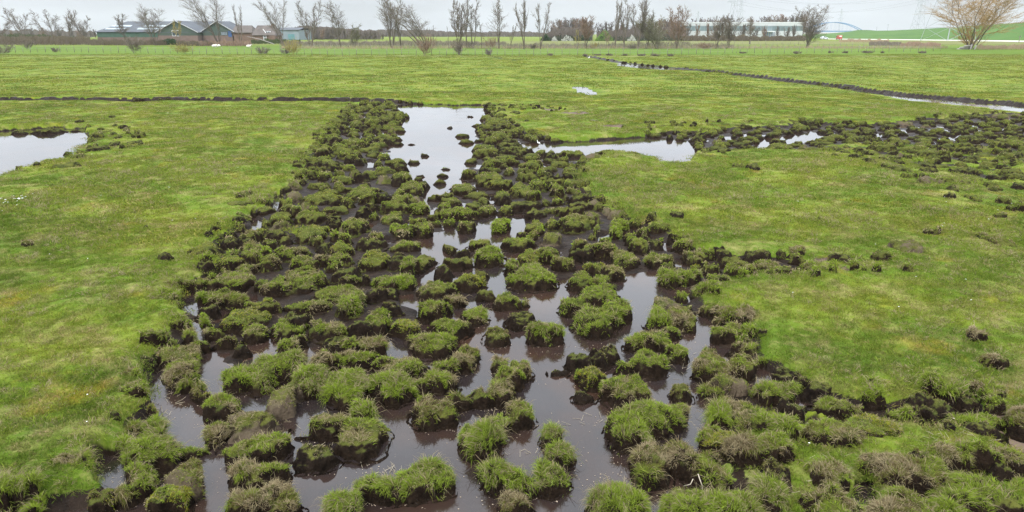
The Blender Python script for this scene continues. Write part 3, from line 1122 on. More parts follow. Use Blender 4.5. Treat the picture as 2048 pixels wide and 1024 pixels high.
def build_tussock(s, cell, blades, seed, bladew):
    """arrays of one mound: soil (V, F) and blades (V, F, C), in world coordinates"""
    r = np.random.default_rng(seed)
    kd = s['kind']; B = s['blobs']
    x0 = min(b[0] - b[2] for b in B) - .10; x1 = max(b[0] + b[2] for b in B) + .08
    y0 = min(b[1] - b[3] for b in B) - .08; y1 = max(b[1] + b[3] for b in B) + .08
    nx = max(7, int((x1 - x0) / cell) + 1); ny = max(7, int((y1 - y0) / cell) + 1)
    X, Y = np.meshgrid(np.linspace(x0, x1, nx), np.linspace(y0, y1, ny))
    sz = np.mean([b[2] for b in B])
    fq = 0.9 / sz
    jx = X + .28 * sz * fbm(X * fq, Y * fq, seed=seed % 991) + .12 * sz * vnoise(X * fq * 3, Y * fq * 3, seed=seed % 787)
    jy = Y + .28 * sz * fbm(X * fq + 9, Y * fq, seed=seed % 983) + .12 * sz * vnoise(X * fq * 3 + 5, Y * fq * 3, seed=seed % 773)
    Zt = np.full(X.shape, -9.0); Fm = np.full(X.shape, -9.0)
    for b in B:
        f = 1 - (np.abs((jx - b[0]) / b[2]) ** 2.5 + np.abs((jy - b[1]) / b[3]) ** 2.5) ** (1 / 2.5)
        edge = 0.50 if b[5] < .09 else 0.65
        prof = (1 - (1 - np.clip(f / edge, 0, 1)) ** 1.9) * (.84 + .16 * np.clip(f, 0, 1))
        zb = b[5] - .13
        z = zb + (.13 + b[4]) * prof
        z = np.where(f <= 0, zb + f * .3, z)
        Zt = np.maximum(Zt, z); Fm = np.maximum(Fm, f)
    cut = np.full(X.shape, 1e3)
    for q in SLIVERS:
        if q[:, 0].min() < x1 and q[:, 0].max() > x0 and q[:, 1].min() < y1 and q[:, 1].max() > y0:
            cut = np.minimum(cut, poly_sd(X, Y, q, .4))
    cs = sstep(-.015, .055, cut)
    Zt = (B[0][5] - .14) + (Zt - B[0][5] + .14) * cs; Fm = np.minimum(Fm, (cut + .005) / sz)
    if B[0][5] < .09:      # a wet, crumbling apron of slumped peat at the water line
        ap = B[0][5] + .016 + .03 * fbm(X * 8, Y * 8, seed=seed % 97) + np.minimum(Fm, 0) * .30
        Zt = np.where(Fm < .06, np.maximum(Zt, ap * cs - .1 * (1 - cs)), Zt)
    on = Fm > -.30
    top = sstep(.0, .35, Fm)
    lump = .42 if kd in 'dc' else .34
    Zt = Zt + top * B[0][4] * (lump * fbm(X * 1.3 / min(sz, .2), Y * 1.3 / min(sz, .2), seed=seed % 313, oct=3) + .10 * vnoise(X * 22, Y * 22, seed=seed % 211))
    # lumpy sideways push, stronger on the flank, so that the peat overhangs and crumbles
    gy, gx = np.gradient(Zt, Y[1, 0] - Y[0, 0], X[0, 1] - X[0, 0])
    nrm = np.stack([-gx, -gy, np.ones_like(gx)], -1); nrm /= np.linalg.norm(nrm, axis=-1)[..., None]
    am = (.13 if kd in 'dc' else .09) * sz
    nz = fbm(X * 9, Y * 9, Zt * 9, seed=seed % 331, oct=3) + .6 * vnoise(X * 30, Y * 30, Zt * 30, seed=seed % 337)
    push = am * nz * sstep(.0, .06, Fm)
    und = -.05 * sz * np.exp(-((Zt - B[0][5] - .02) / .05) ** 2)        # undercut at the water line
    PX = X + nrm[..., 0] * (push + und); PY = Y + nrm[..., 1] * (push + und); PZ = Zt + nrm[..., 2] * push
    V = np.stack([PX, PY, PZ], -1)
    idx = np.arange(nx * ny).reshape(ny, nx)
    q = on[:-1, :-1] | on[1:, :-1] | on[:-1, 1:] | on[1:, 1:]
    F = np.stack([idx[:-1, :-1][q], idx[:-1, 1:][q], idx[1:, 1:][q], idx[1:, :-1][q]], 1)
    F = np.concatenate([F[:, [0, 1, 2]], F[:, [0, 2, 3]]])
    used = np.unique(F); rm = np.full(nx * ny, -1); rm[used] = np.arange(len(used))
    SV = V.reshape(-1, 3)[used]; SF = rm[F]
    # blades: on the top and over the shoulder, thinner where the bare patches are
    flank = np.array([0.0, -1.0])
    rot = r.uniform(-.7, .7)
    flank = np.array([math.sin(rot), -math.cos(rot)])
    cx = np.mean([b[0] for b in B]); cy = np.mean([b[1] for b in B])
    face = (nrm[..., 0] * flank[0] + nrm[..., 1] * flank[1])
    bare = fbm(X * 1.3 / sz, Y * 1.3 / sz, seed=seed % 401, oct=3)
    w = (Zt - B[0][5]) / B[0][4]
    cover = sstep(COVER[kd] - .25, COVER[kd] + .25, w + .75 * bare - .50 * np.clip(face, 0, 1)) * (Fm > .04)
    if kd in 'dc': cover = cover * .7
    wt = (cover * (0.5 + 1.0 / (nrm[..., 2] + .25))).ravel()
    if wt.sum() < 1e-6 or blades < 3:
        return SV, SF, None
    blades = int(blades * (0.25 + .75 * min(1, cover[Fm > .04].mean() * 1.6)))
    k = r.choice(nx * ny, blades, p=wt / wt.sum())
    n3 = nrm.reshape(-1, 3)[k].copy()
    P = V.reshape(-1, 3)[k] + np.stack([r.uniform(-.5, .5, blades) * cell, r.uniform(-.5, .5, blades) * cell, np.zeros(blades)], 1)
    # keep jittered roots on the surface
    P[:, 2] -= (n3[:, 0] * (P[:, 0] - V.reshape(-1, 3)[k][:, 0]) + n3[:, 1] * (P[:, 1] - V.reshape(-1, 3)[k][:, 1])) / np.maximum(n3[:, 2], .3)
    P[:, 2] -= .006
    out = n3.copy(); out[:, 2] = 0
    clump = np.stack([vnoise(P[:, 0] * 14, P[:, 1] * 14, seed=5), vnoise(P[:, 0] * 14 + 77, P[:, 1] * 14, seed=6), np.zeros(blades)], 1)
    D = out * .65 + np.array([0, 0, .6]) + clump * .9 + r.normal(0, .25, (blades, 3))
    D /= np.linalg.norm(D, axis=1)[:, None]
    L = LEN[kd] * r.uniform(.55, 1.35, blades) * (1 + .5 * vnoise(P[:, 0] * 6, P[:, 1] * 6, seed=8))
    steep = 1 - n3[:, 2]
    L *= 1 + .8 * np.clip(steep, 0, 1)
    L *= float(np.interp(B[0][6], [6, 9, 14, 30], [1, .85, .62, .6]))
    names, pr = zip(*MIXES[kd])
    cum = np.cumsum(pr)
    u = r.random(blades) * .42 + .58 * (0.5 + .5 * np.clip(2.4 * fbm(P[:, 0] * 7, P[:, 1] * 7, seed=seed % 557, oct=2), -1, 1))
    u = u + .18 * np.clip(steep - .35, 0, 1)
    ci = np.clip(np.searchsorted(cum, np.clip(u, 0, .999)), 0, len(names) - 1)
    C = np.array([PAL[n] for n in names])[ci] * r.uniform(.75, 1.25, (blades, 1))
    if B[0][6] > 11: C = C * 1.14
    stray = r.random(blades) < .07
    L = np.where(stray, L * r.uniform(1.5, 2.3, blades), L); C[stray] = np.array(PAL['straw']) * r.uniform(.6, 1.1, (int(stray.sum()), 1))
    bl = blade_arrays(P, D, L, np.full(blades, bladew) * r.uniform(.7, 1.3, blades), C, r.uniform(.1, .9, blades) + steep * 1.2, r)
    return SV, SF, bl

specs.sort(key=lambda s: -s['area'])
N_IND = 298
vis = [s for s in specs if s['area'] > 0]
ind, rest = specs[:N_IND], specs[N_IND:]

COVERW = dict(g="grass-covered", t="lush bright green", s="straw-coloured", y="yellow-green mossy", m="low brownish mossy", d="bare dark peat", c="pale clay-streaked")
GROUPS = dict(g="tussocks and clods of trampled peat", d="tussocks and clods of trampled peat")
def center(s):
    return np.mean([b[0] for b in s['blobs']]), np.mean([b[1] for b in s['blobs']])
marks = [(s['name'], *center(s)) for s in ind if s['name']]
for nm, px, py in LANDMARKS_EXTRA:
    x, y, _ = G(px, py); marks.append((nm, float(x), float(y)))
for s in ind:
    W = 2 * max(b[2] for b in s['blobs'])
    size = "large" if W > .50 or len(s['blobs']) > 8 else ("small" if W < .27 else "medium")
    cover = COVERW[s['kind']]
    noun = "clod" if s['kind'] == 'd' else "tussock"
    if s['name']:
        s['key'] = None
        s['label'] = None
        continue
    x, y = center(s)
    nm, mx_, my_ = min(marks, key=lambda m: math.hypot(m[1] - x, m[2] - y))
    dx, dy = x - mx_, y - my_
    if abs(dx) > 1.2 * abs(dy):
        rel = "right of" if dx > 0 else "left of"
    elif abs(dy) > 1.2 * abs(dx):
        rel = "behind" if dy > 0 else "in front of"
    else:
        rel = ("behind and right of" if dx > 0 else "behind and left of") if dy > 0 else ("in front and right of" if dx > 0 else "in front and left of")
    s['dist'] = math.hypot(dx, dy)
    s['key'] = (size, cover, noun, rel, nm)
byk = {}
for s in ind:
    if s.get('key'): byk.setdefault(s['key'], []).append(s)
ORD = ["", "second ", "third ", "fourth ", "fifth ", "sixth ", "seventh ", "eighth ", "ninth ", "tenth ", "eleventh ", "twelfth ", "thirteenth ", "fourteenth ", "fifteenth "]
for k, L_ in byk.items():
    L_.sort(key=lambda s: s['dist'])
    for i, s in enumerate(L_):
        o_ = ("nearest " if i == 0 and len(L_) > 1 else (ORD[i] if i < len(ORD) else "last "))
        s['label'] = f"{o_}{k[0]} {k[1]} {k[2]} {k[3]} the {k[4]}"
        if len(s['label'].replace('-', ' ').split()) > 15: s['label'] = s['label'].replace("low brownish mossy", "brown mossy").replace("bare dark peat", "bare").replace("lush bright green", "lush").replace("in front and", "front and")
TAIL = dict(g="with grassy top and dark sides", t="with long green blades", s="with dry straw-coloured grass", y="with yellow-green moss",
            m="with short brownish moss", d="of wet dark peat", c="with pale clay")
for s in ind:
    if s["name"].startswith("bare dark peat"): s["name"] = "saddle-shaped clod"
NT = 0
for i, s in enumerate(ind):
    B = s['blobs']
    t = min(b[6] for b in B)
    pxm = FPX / t                      # source pixels per metre
    cell = max(3.0 / pxm, .011)
    nbl = int(min(4200, max(90, s['area'] * .72)))
    nbl = int(nbl * dict(g=1, t=1.25, s=1.1, y=1.1, m=1.1, d=.5, c=.7)[s['kind']])
    bw = max(.0034, 0.95 / pxm)
    sv, sf, bl = build_tussock(s, cell, nbl, 1000 + i * 7, bw)
    x, y = center(s)
    base = np.array([x, y, max(0.0, B[0][5])])
    nm = "peat_clod" if s['kind'] == 'd' else "peat_tussock"
    lab = s['label'] or (s['name'] + " " + TAIL[s['kind']])
    root = thing(nm, lab, "clod" if s['kind'] == 'd' else "tussock", tuple(base), "tussocks and clods of trampled peat")
    soil = {'d': M_BARE, 'c': M_CLAY}.get(s['kind'], M_SOIL)
    link("soil", mesh_arrays("soil", sv - base, sf, [soil]), root)
    NT += len(sf)
    if bl is not None:
        V, F_, C = bl
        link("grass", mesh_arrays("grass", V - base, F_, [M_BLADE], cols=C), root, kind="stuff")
        NT += len(F_)
# all the smaller and unseen ones as one mass
VV, FF, MM, CC, n0 = [], [], [], [], 0
SLOT = {'d': 1, 'c': 2}
for i, s in enumerate(rest):
    t = s['blobs'][0][6]; pxm = FPX / t
    out = s['area'] <= 0
    sv, sf, bl = build_tussock(s, max((5.0 if not out else 7.0) / pxm, .03), int(min(160, max(14, s['area'] * .30))) if not out else 60, 90001 + i * 3, max(.008, 1.5 / pxm))
    VV.append(sv); FF.append(sf + n0); MM.append(np.full(len(sf), SLOT.get(s['kind'], 0))); CC.append(np.zeros((len(sv), 3)) + .1); n0 += len(sv)
    if bl is not None:
        V, F_, C = bl
        VV.append(V); FF.append(F_ + n0); MM.append(np.full(len(F_), 3)); CC.append(C); n0 += len(V)
if VV:
    FF = np.concatenate(FF)
    me = mesh_arrays("small_peat_clods", np.concatenate(VV), FF, [M_SOIL, M_BARE, M_CLAY, M_BLADE], fmat=np.concatenate(MM), cols=np.concatenate(CC))
    link("small_peat_clods", me, None, "mass of small mossy peat clods crowding the mud round the ponds", "clods", None, 'stuff')
    NT += len(FF)
print("tussock triangles", NT, "rest", len(rest))
# ---------------------------------------------------------------- meadow turf: blades scattered over the ground
def turf_patch(name, n, rad, hmin, hmax, wd, seed):
    r = np.random.default_rng(seed)
    a = r.uniform(0, 6.283, n); q = rad * np.sqrt(r.random(n))
    P = np.stack([q * np.cos(a), q * np.sin(a), np.full(n, -.006)], 1)
    lean = r.normal(0, .55, (n, 3)); lean[:, 2] = 0
    sw = r.normal(0, .35, 3); sw[2] = 0
    D = lean + sw + [0, 0, .8]; D /= np.linalg.norm(D, axis=1)[:, None]
    L = r.uniform(hmin, hmax, n)
    c = np.ones((n, 3)) * r.uniform(.6, 1.45, (n, 1))
    dead = r.random(n) < .17
    c[dead] = np.array([2.2, 1.55, 3.2]) * r.uniform(.6, 1.0, (dead.sum(), 1))
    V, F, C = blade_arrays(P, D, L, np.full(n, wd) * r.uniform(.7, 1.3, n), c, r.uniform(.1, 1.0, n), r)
    return mesh_arrays(name, V, F, [M_TURF], cols=C)

def scatter(name, label, pts, patches, scales):
    """one object: a cloud of points that carries a patch of blades on every point"""
    me = bpy.data.meshes.new(name)
    me.vertices.add(len(pts)); me.vertices.foreach_set('co', np.ascontiguousarray(pts, dtype=np.float32).ravel())
    at = me.attributes.new('rot', 'FLOAT', 'POINT'); at.data.foreach_set('value', rng.uniform(0, 6.283, len(pts)).astype(np.float32))
    at = me.attributes.new('scl', 'FLOAT', 'POINT'); at.data.foreach_set('value', np.ascontiguousarray(scales, dtype=np.float32))
    me.materials.append(M_TURF)
    o = link(name, me, None, label, "grass", None, 'stuff')
    coll = bpy.data.collections.new(name + "_patches")
    for p in patches:
        coll.objects.link(bpy.data.objects.new(p.name, p))
    ng = bpy.data.node_groups.new(name, 'GeometryNodeTree')
    ng.interface.new_socket("Geometry", in_out='INPUT', socket_type='NodeSocketGeometry')
    ng.interface.new_socket("Geometry", in_out='OUTPUT', socket_type='NodeSocketGeometry')
    gi = ng.nodes.new('NodeGroupInput'); go = ng.nodes.new('NodeGroupOutput')
    ip = ng.nodes.new('GeometryNodeInstanceOnPoints')
    ci = ng.nodes.new('GeometryNodeCollectionInfo')
    ci.inputs['Collection'].default_value = coll
    ci.inputs['Separate Children'].default_value = True
    ci.inputs['Reset Children'].default_value = True
    ra = ng.nodes.new('GeometryNodeInputNamedAttribute'); ra.data_type = 'FLOAT'; ra.inputs['Name'].default_value = 'rot'
    sa = ng.nodes.new('GeometryNodeInputNamedAttribute'); sa.data_type = 'FLOAT'; sa.inputs['Name'].default_value = 'scl'
    cx = ng.nodes.new('ShaderNodeCombineXYZ')
    cs = ng.nodes.new('ShaderNodeCombineXYZ')
    L = ng.links.new
    L(gi.outputs[0], ip.inputs['Points']); L(ci.outputs[0], ip.inputs['Instance'])
    ip.inputs['Pick Instance'].default_value = True
    L(ra.outputs['Attribute'], cx.inputs['Z']); L(cx.outputs[0], ip.inputs['Rotation'])
    for k in 'XYZ': L(sa.outputs['Attribute'], cs.inputs[k])
    L(cs.outputs[0], ip.inputs['Scale'])
    L(ip.outputs[0], go.inputs[0])
    md = o.modifiers.new("grass", 'NODES'); md.node_group = ng
    return o

def spread(n, d0, d1, power):
    """n random spots in view between two distances"""
    u = rng.uniform(-.92, .92, n)
    e = power
    d = (d0 ** e + (d1 ** e - d0 ** e) * rng.random(n)) ** (1 / e)
    X, Y = u * d, d
    z, m = ground_z(X, Y)
    keep = (m < .25) & (z > .06)
    return X[keep], Y[keep], z[keep]

TURF_LABEL = "short grazed meadow grass with straw and yellow moss patches"
near = [turf_patch("turf_near", 60, .12, .014, .045, .0040, k) for k in range(6)]
mid = [turf_patch("turf_mid", 90, .28, .02, .055, .010, 20 + k) for k in range(5)]
far = [turf_patch("turf_far", 80, .8, .03, .09, .030, 40 + k) for k in range(4)]
vfar = [turf_patch("turf_distant", 70, 2.2, .05, .15, .085, 60 + k) for k in range(4)]
X, Y, z = spread(26000, 3.4, 12.5, 1.15)
scatter("meadow_grass_near", TURF_LABEL, np.stack([X, Y, z], 1), near, rng.uniform(.7, 1.35, len(X)) * (1 + .35 * vnoise(X * 1.2, Y * 1.2, seed=51)))
X, Y, z = spread(30000, 11, 42, 1.2)
scatter("meadow_grass_middle", TURF_LABEL + " further off", np.stack([X, Y, z], 1), mid, rng.uniform(.7, 1.3, len(X)) * (1 + .45 * vnoise(X * .9, Y * .9, seed=52)))
X, Y, z = spread(16000, 38, 118, 1.3)
scatter("meadow_grass_far", TURF_LABEL + " before the fence", np.stack([X, Y, z], 1), far, rng.uniform(.6, 1.2, len(X)) * (1 + .4 * vnoise(X * .2, Y * .2, seed=53)))
# tufts of last year's grass standing out of the turf
def tall_patch(name, n, rad, seed, wd=.005, cols=('straw', 'olive', 'green', 'fresh'), pr=(.4, .2, .2, .2), L0=.07):
    r = np.random.default_rng(seed)
    a = r.uniform(0, 6.283, n); q = rad * np.sqrt(r.random(n))
    P = np.stack([q * np.cos(a), q * np.sin(a), np.full(n, -.01)], 1)
    D = np.stack([np.cos(a) * q / rad * .9, np.sin(a) * q / rad * .9, np.full(n, .8)], 1) + r.normal(0, .25, (n, 3))
    D /= np.linalg.norm(D, axis=1)[:, None]
    C = np.array([PAL[c] for c in cols])[r.choice(len(cols), n, p=pr)] * r.uniform(.7, 1.25, (n, 1))
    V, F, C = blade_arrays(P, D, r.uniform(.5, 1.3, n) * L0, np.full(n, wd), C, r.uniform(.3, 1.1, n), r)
    return mesh_arrays(name, V, F, [M_BLADE], cols=C)
X, Y, z = spread(26000, 3.6, 34, 1.15)
k = fbm(X * .8, Y * .8, seed=61) > .02
X, Y, z = X[k], Y[k], z[k]
scatter("dry_grass_tufts", "scattered low tufts of last year's dry grass in the meadow", np.stack([X, Y, z], 1),
        [tall_patch("dry_tuft", 55, .07, 80 + q) for q in range(4)] + [tall_patch("green_tuft", 60, .09, 90 + q, cols=('fresh', 'green', 'olive', 'straw'), pr=(.45, .3, .15, .1)) for q in range(3)],
        rng.uniform(.5, 1.25, len(X)) * np.clip(Y / 9, .9, 1.6))
# ---------------------------------------------------------------- bare trees
def twig_mat(name, col):
    return flat_mat(name, col, 0.9, 0.25, 0.8, 0.1)
M_BARK = twig_mat("grey_bark", (0.12, 0.10, 0.078))
M_TWIG = twig_mat("brown_twigs", (0.16, 0.135, 0.11))
M_TWIGG = twig_mat("grey_green_twigs", (0.18, 0.17, 0.11))
M_TWIGO = twig_mat("orange_twigs", (0.30, 0.17, 0.055))
M_TWIGR = twig_mat("reddish_twigs", (0.21, 0.145, 0.105))
M_TWIGY = twig_mat("yellow_twigs", (0.26, 0.22, 0.08))
M_BLOSSOM = twig_mat("white_blossom", (0.40, 0.40, 0.36))
M_EVER = twig_mat("dark_green_leaves", (0.028, 0.05, 0.02))
M_SPRING = twig_mat("fresh_spring_leaves", (0.10, 0.18, 0.03))
M_FARWOOD = twig_mat("far_wood_grey", (0.12, 0.10, 0.085))

def segs_arrays(S, k=3):
    """S: (n, 8) p0 p1 r0 r1 -> k-sided prisms"""
    S = np.asarray(S, float); n = len(S)
    p0, p1, r0, r1 = S[:, :3], S[:, 3:6], S[:, 6], S[:, 7]
    T = p1 - p0; T /= np.linalg.norm(T, axis=1)[:, None] + 1e-9
    ref = np.where(np.abs(T[:, 2:3]) < .9, [[0, 0, 1.0]], [[1.0, 0, 0]])
    A = np.cross(T, ref); A /= np.linalg.norm(A, axis=1)[:, None] + 1e-9
    B = np.cross(T, A)
    an = np.arange(k) * 2 * np.pi / k
    ring = np.cos(an)[None, :, None] * A[:, None] + np.sin(an)[None, :, None] * B[:, None]
    V = np.concatenate([p0[:, None] + ring * r0[:, None, None], p1[:, None] + ring * r1[:, None, None]], 1).reshape(-1, 3)
    F = []
    for j in range(k):
        a, b = j, (j + 1) % k
        F += [[a, b, b + k], [a, b + k, a + k]]
    F = (np.arange(n)[:, None, None] * 2 * k + np.array(F)[None]).reshape(-1, 3)
    return V, F

def grow(r, p, d, L, r0, r1, n, wob, up, out):
    p = np.array(p, float); d = np.array(d, float); pts = [p.copy()]; ds_ = [d.copy()]
    for i in range(n):
        d = d + r.normal(0, wob, 3) + [0, 0, up]; d /= np.linalg.norm(d)
        q = p + d * L / n
        a = r0 + (r1 - r0) * i / n; b = r0 + (r1 - r0) * (i + 1) / n
        out.append([*p, *q, a, b]); p = q; pts.append(p.copy()); ds_.append(d.copy())
    return np.array(pts), np.array(ds_)

def side_dir(r, d, ang):
    v = np.cross(d, r.normal(size=3)); v /= np.linalg.norm(v) + 1e-9
    return d * math.cos(ang) + v * math.sin(ang)

def tree_meshes(h, w, leaders=3, seed=0, spread_=.25, start=.25, nb=18, nt=8, nf=4, thick=1.0, lean=0.0, twig=M_TWIG, bark=M_BARK, fine=.016, ang=.6):
    r = np.random.default_rng(seed)
    TR, TW = [], []
    for li in range(leaders):
        az = r.uniform(0, 6.283); tl = spread_ * r.uniform(.3, 1.0) if leaders > 1 else .04
        d = np.array([math.cos(az) * tl, math.sin(az) * tl, 1.0]); d /= np.linalg.norm(d)
        L = h * r.uniform(.82, 1.0)
        R0 = h * .014 * thick * (1.0 if li == 0 else .75) * (3.0 / max(3, leaders)) ** .5
        pts, dd = grow(r, (r.normal(0, .12) * (leaders > 1), r.normal(0, .12) * (leaders > 1), 0), d, L, R0, fine * 1.4, 9, .07, .03, TR)
        for b in range(nb):
            t = start + (1 - start) * ((b + r.random()) / nb) ** .9; f = t * 9; i = min(8, int(f)); p = pts[i] + (pts[i + 1] - pts[i]) * (f - i)
            bd = side_dir(r, dd[i + 1], r.uniform(ang * .6, ang * 1.25))
            BL = h * r.uniform(.18, .34) * (1.15 - .80 * t)
            rb = max(fine * 1.6, R0 * (1 - t) * .5)
            bp, bdv = grow(r, p, bd, BL, rb, fine, 4, .14, .10, TW)
            for q in range(nt):
                tt = r.uniform(.15, 1.0); f2 = tt * 4; i2 = min(3, int(f2)); p2 = bp[i2] + (bp[i2 + 1] - bp[i2]) * (f2 - i2)
                d2 = side_dir(r, bdv[i2 + 1], r.uniform(.3, .8))
                tp, td = grow(r, p2, d2, BL * r.uniform(.28, .5), fine * 1.0, fine * .7, 2, .16, .10, TW)
                for _ in range(nf):
                    j = r.integers(0, 3); d3 = side_dir(r, td[j], r.uniform(.25, .7))
                    grow(r, tp[j], d3, BL * r.uniform(.14, .28), fine * .8, fine * .5, 1, .1, .05, TW)
    TR = np.array(TR); TW = np.array(TW)
    allp = np.concatenate([TR[:, 3:6], TW[:, 3:6]])
    hx = np.percentile(np.abs(allp[:, 0]), 97); zt = np.percentile(allp[:, 2], 99.7)
    sxy = (w / 2) / hx; sz = h / zt
    out = []
    for S in (TR, TW):
        S = S.copy()
        for o in (0, 3):
            S[:, o] *= sxy; S[:, o + 1] *= sxy; S[:, o + 2] *= sz
            S[:, o] += lean * (np.clip(S[:, o + 2], 0, None) / h) ** 1.2
        out.append(S)
    return out

def put_tree(name, S, loc, label, cat, group, bark, twig, k0=5):
    root = thing(name, label, cat, loc, group)
    V, F = segs_arrays(S[0], k0); link("trunk", mesh_arrays("trunk", V, F, [bark]), root)
    V, F = segs_arrays(S[1], 3); link("crown", mesh_arrays("crown", V, F, [twig], smooth=False), root)
    return root

def tree_at(bx, by, top, wpx, lean, leaders, label, seed, twig=M_TWIG, name="bare_tree", cat="tree", group="bare trees along the ditch behind the fence", d=None, **kw):
    if d is None:
        x, y, t = G(bx, by, .2)
    else:
        x = HZ(bx, by, d)[0]; y = d; t = d / math.cos(PITCH - math.atan(0)) if False else d
    x = float(x); y = float(y)
    z1 = HZ(bx, top, y)[1]
    zb = float(ground_z(x, y)[0])
    h = z1 - zb; mpp = y / FPX
    S = tree_meshes(h, wpx * mpp, leaders, seed, lean=lean * mpp, **kw)
    return put_tree(name, S, (x, y, zb - .05), label, cat, group, M_BARK, twig)

TREES = [
 # base x, base y, top y, width, lean, leaders, label, options
 (2, 86, 42, 34, 0, 3, "low bare tree at the outer end of the left hedge", {}),
 (48, 85, 15, 56, -8, 3, "wide bare tree above the hedge, outermost of the big left ones", dict(spread_=.5, ang=.8)),
 (108, 85, 18, 44, -6, 3, "bare tree leaning over the left hedge with a rounded thin crown", dict(spread_=.45, ang=.8)),
 (138, 85, 17, 36, 0, 2, "upright bare tree between two wider ones on the left hedge", dict(spread_=.3, ang=.7)),
 (172, 84, 24, 44, -2, 3, "bare round-crowned tree just left of the long barn", dict(spread_=.4, ang=.8)),
 (256, 88, 27, 28, -4, 2, "slim bare tree in front of the long barn roof", dict(ang=.5)),
 (312, 91, 8, 46, -4, 5, "bushy many-stemmed bare tree before the barn's front gable", dict(spread_=.28)),
 (360, 88, 38, 20, 0, 2, "yellowish young tree before the barn's windows", dict(twig=M_TWIGY)),
 (438, 91, -16, 66, -16, 5, "big spreading willow in front of the right barn wing", dict(spread_=.40, ang=.6)),
 (482, 91, 8, 26, -8, 2, "slender double-stemmed bare tree between barn and house", dict(ang=.45)),
 (566, 92, -8, 54, -10, 4, "tall fan-shaped bare tree just right of the house", dict(spread_=.36)),
 (622, 95, -2, 54, -6, 4, "broad bare tree with a rounded crown right of the grey shed", dict(spread_=.34)),
 (683, 95, 1, 38, -10, 3, "leaning bare tree with an open gap on either side", dict(spread_=.22)),
 (709, 94, 47, 26, 0, 4, "small greenish bushy tree at the foot of the leaning one", dict(twig=M_TWIGG, start=.1)),
 (784, 96, -14, 68, -14, 5, "large leaning willow with heavy split trunk in mid row", dict(spread_=.38, thick=1.3)),
 (800, 96, 4, 32, -3, 2, "thinner bare tree beside the large leaning willow", dict(ang=.5)),
 (852, 97, 8, 62, -28, 4, "strongly tilted willow whose trunk rises from the right", dict(spread_=.34, thick=1.2)),
 (868, 96, 50, 6, 0, 1, "short dead stem right of the tilted willow", dict(nb=4, nt=2, nf=1)),
 (897, 97, 52, 8, -3, 1, "dead broken stem with few twigs near the old ditch", dict(nb=4, nt=2, nf=1)),
 (918, 109, -4, 26, -2, 3, "tall bare tree standing in front of the row at the fence", dict(spread_=.12, ang=.5)),
 (934, 97, -10, 26, -8, 2, "tall poplar leaning left, first of a close pair", dict(ang=.45)),
 (947, 97, -8, 24, 0, 2, "upright tall poplar, second of the close pair", dict(ang=.45)),
 (964, 97, 42, 12, 0, 1, "thin sapling between the poplars", dict(nb=7)),
 (997, 97, -8, 30, -3, 2, "solitary tall poplar with forked top in mid row", dict(ang=.55)),
 (1020, 97, 46, 14, 6, 2, "small forked sapling right of the solitary poplar", dict(nb=7)),
 (1048, 98, -5, 32, 0, 3, "tall poplar with two close trunks", dict(spread_=.10, ang=.5)),
 (1081, 98, 4, 34, 0, 2, "V-shaped bare tree before the far grey wood", dict(spread_=.5, ang=.45)),
 (1155, 97, 58, 12, 0, 2, "pale young forked tree in front of the grey wood", dict(twig=M_TWIGY, nb=8)),
 (1172, 97, 30, 26, 0, 5, "orange-brown bushy tree in front of the grey wood", dict(twig=M_TWIGR, spread_=.25)),
 (1214, 97, 60, 14, -2, 2, "small reddish sapling left of the slim pair", dict(twig=M_TWIGR, nb=7)),
 (1229, 97, -3, 24, -2, 2, "slim tall poplar, left one of the slim pair", dict(ang=.45)),
 (1248, 97, -6, 26, 0, 2, "slim tall poplar with a single dark trunk, right of the slim pair", dict(ang=.5)),
 (1276, 97, -8, 34, 0, 4, "tall tree with a bundle of upright stems", dict(spread_=.14, ang=.45)),
 (1293, 97, 20, 26, -6, 3, "lower bare tree squeezed between bundle and dense willow", dict(spread_=.2)),
 (1316, 97, 30, 58, -18, 7, "dense greenish-brown willow leaning on a crooked trunk", dict(spread_=.34, twig=M_TWIGG, start=.12, nb=15)),
 (1354, 97, 10, 40, 0, 6, "vase-shaped willow with orange-tinted foot", dict(spread_=.36, twig=M_TWIGR, start=.12)),
 (1432, 97, 30, 38, 0, 5, "bare tree beside the brush pile before the white hall", dict(spread_=.3)),
 (1457, 96, 27, 34, 0, 6, "vase-shaped bare tree before the middle of the white hall", dict(spread_=.3, start=.15)),
 (1500, 88, 32, 20, 0, 2, "slim bare tree before the white hall, alone on the dry strip", dict(ang=.7)),
 (1614, 95, 9, 56, 0, 9, "very dense grey-brown willow hiding the end of the white hall", dict(spread_=.34, start=.06, nb=20, nt=7)),
]
print("trees...")
for i, (bx, by, top, w, lean, ld, lab, kw) in enumerate(TREES):
    kw = dict(kw)
    tree_at(bx, by, top, w * 1.04, lean, ld, lab, 300 + i, fine=.016 if by > 90 else .026, **kw)

# the big pollard willow beside the dyke
x, y, t = G(1940, 98, .2); x = float(x); y = float(y); zb = float(ground_z(x, y)[0])
mpp = y / FPX
S = tree_meshes(HZ(1940, -42, y)[1] - zb, 185 * mpp, 9, 411, .46, .22, 20, 10, 4, 1.3, twig=M_TWIGY, fine=.018, ang=.75)
wt = put_tree("bare_tree", S, (x, y, zb - .05), "big spreading willow with yellow twigs standing before the green dyke", "tree", None, M_BARK, twig_mat("willow_twigs", (0.30, 0.20, 0.09)))
S2 = tree_meshes(HZ(1940, 50, y)[1] - zb, 64 * mpp, 26, 412, .75, .2, 5, 5, 2, .35, fine=.013, ang=.4)
V, F = segs_arrays(np.concatenate([S2[0], S2[1]]), 3)
link("basal_shoots", mesh_arrays("basal_shoots", V, F, [M_TWIGO], smooth=False), wt, label="skirt of orange shoots round the foot of the trunk")
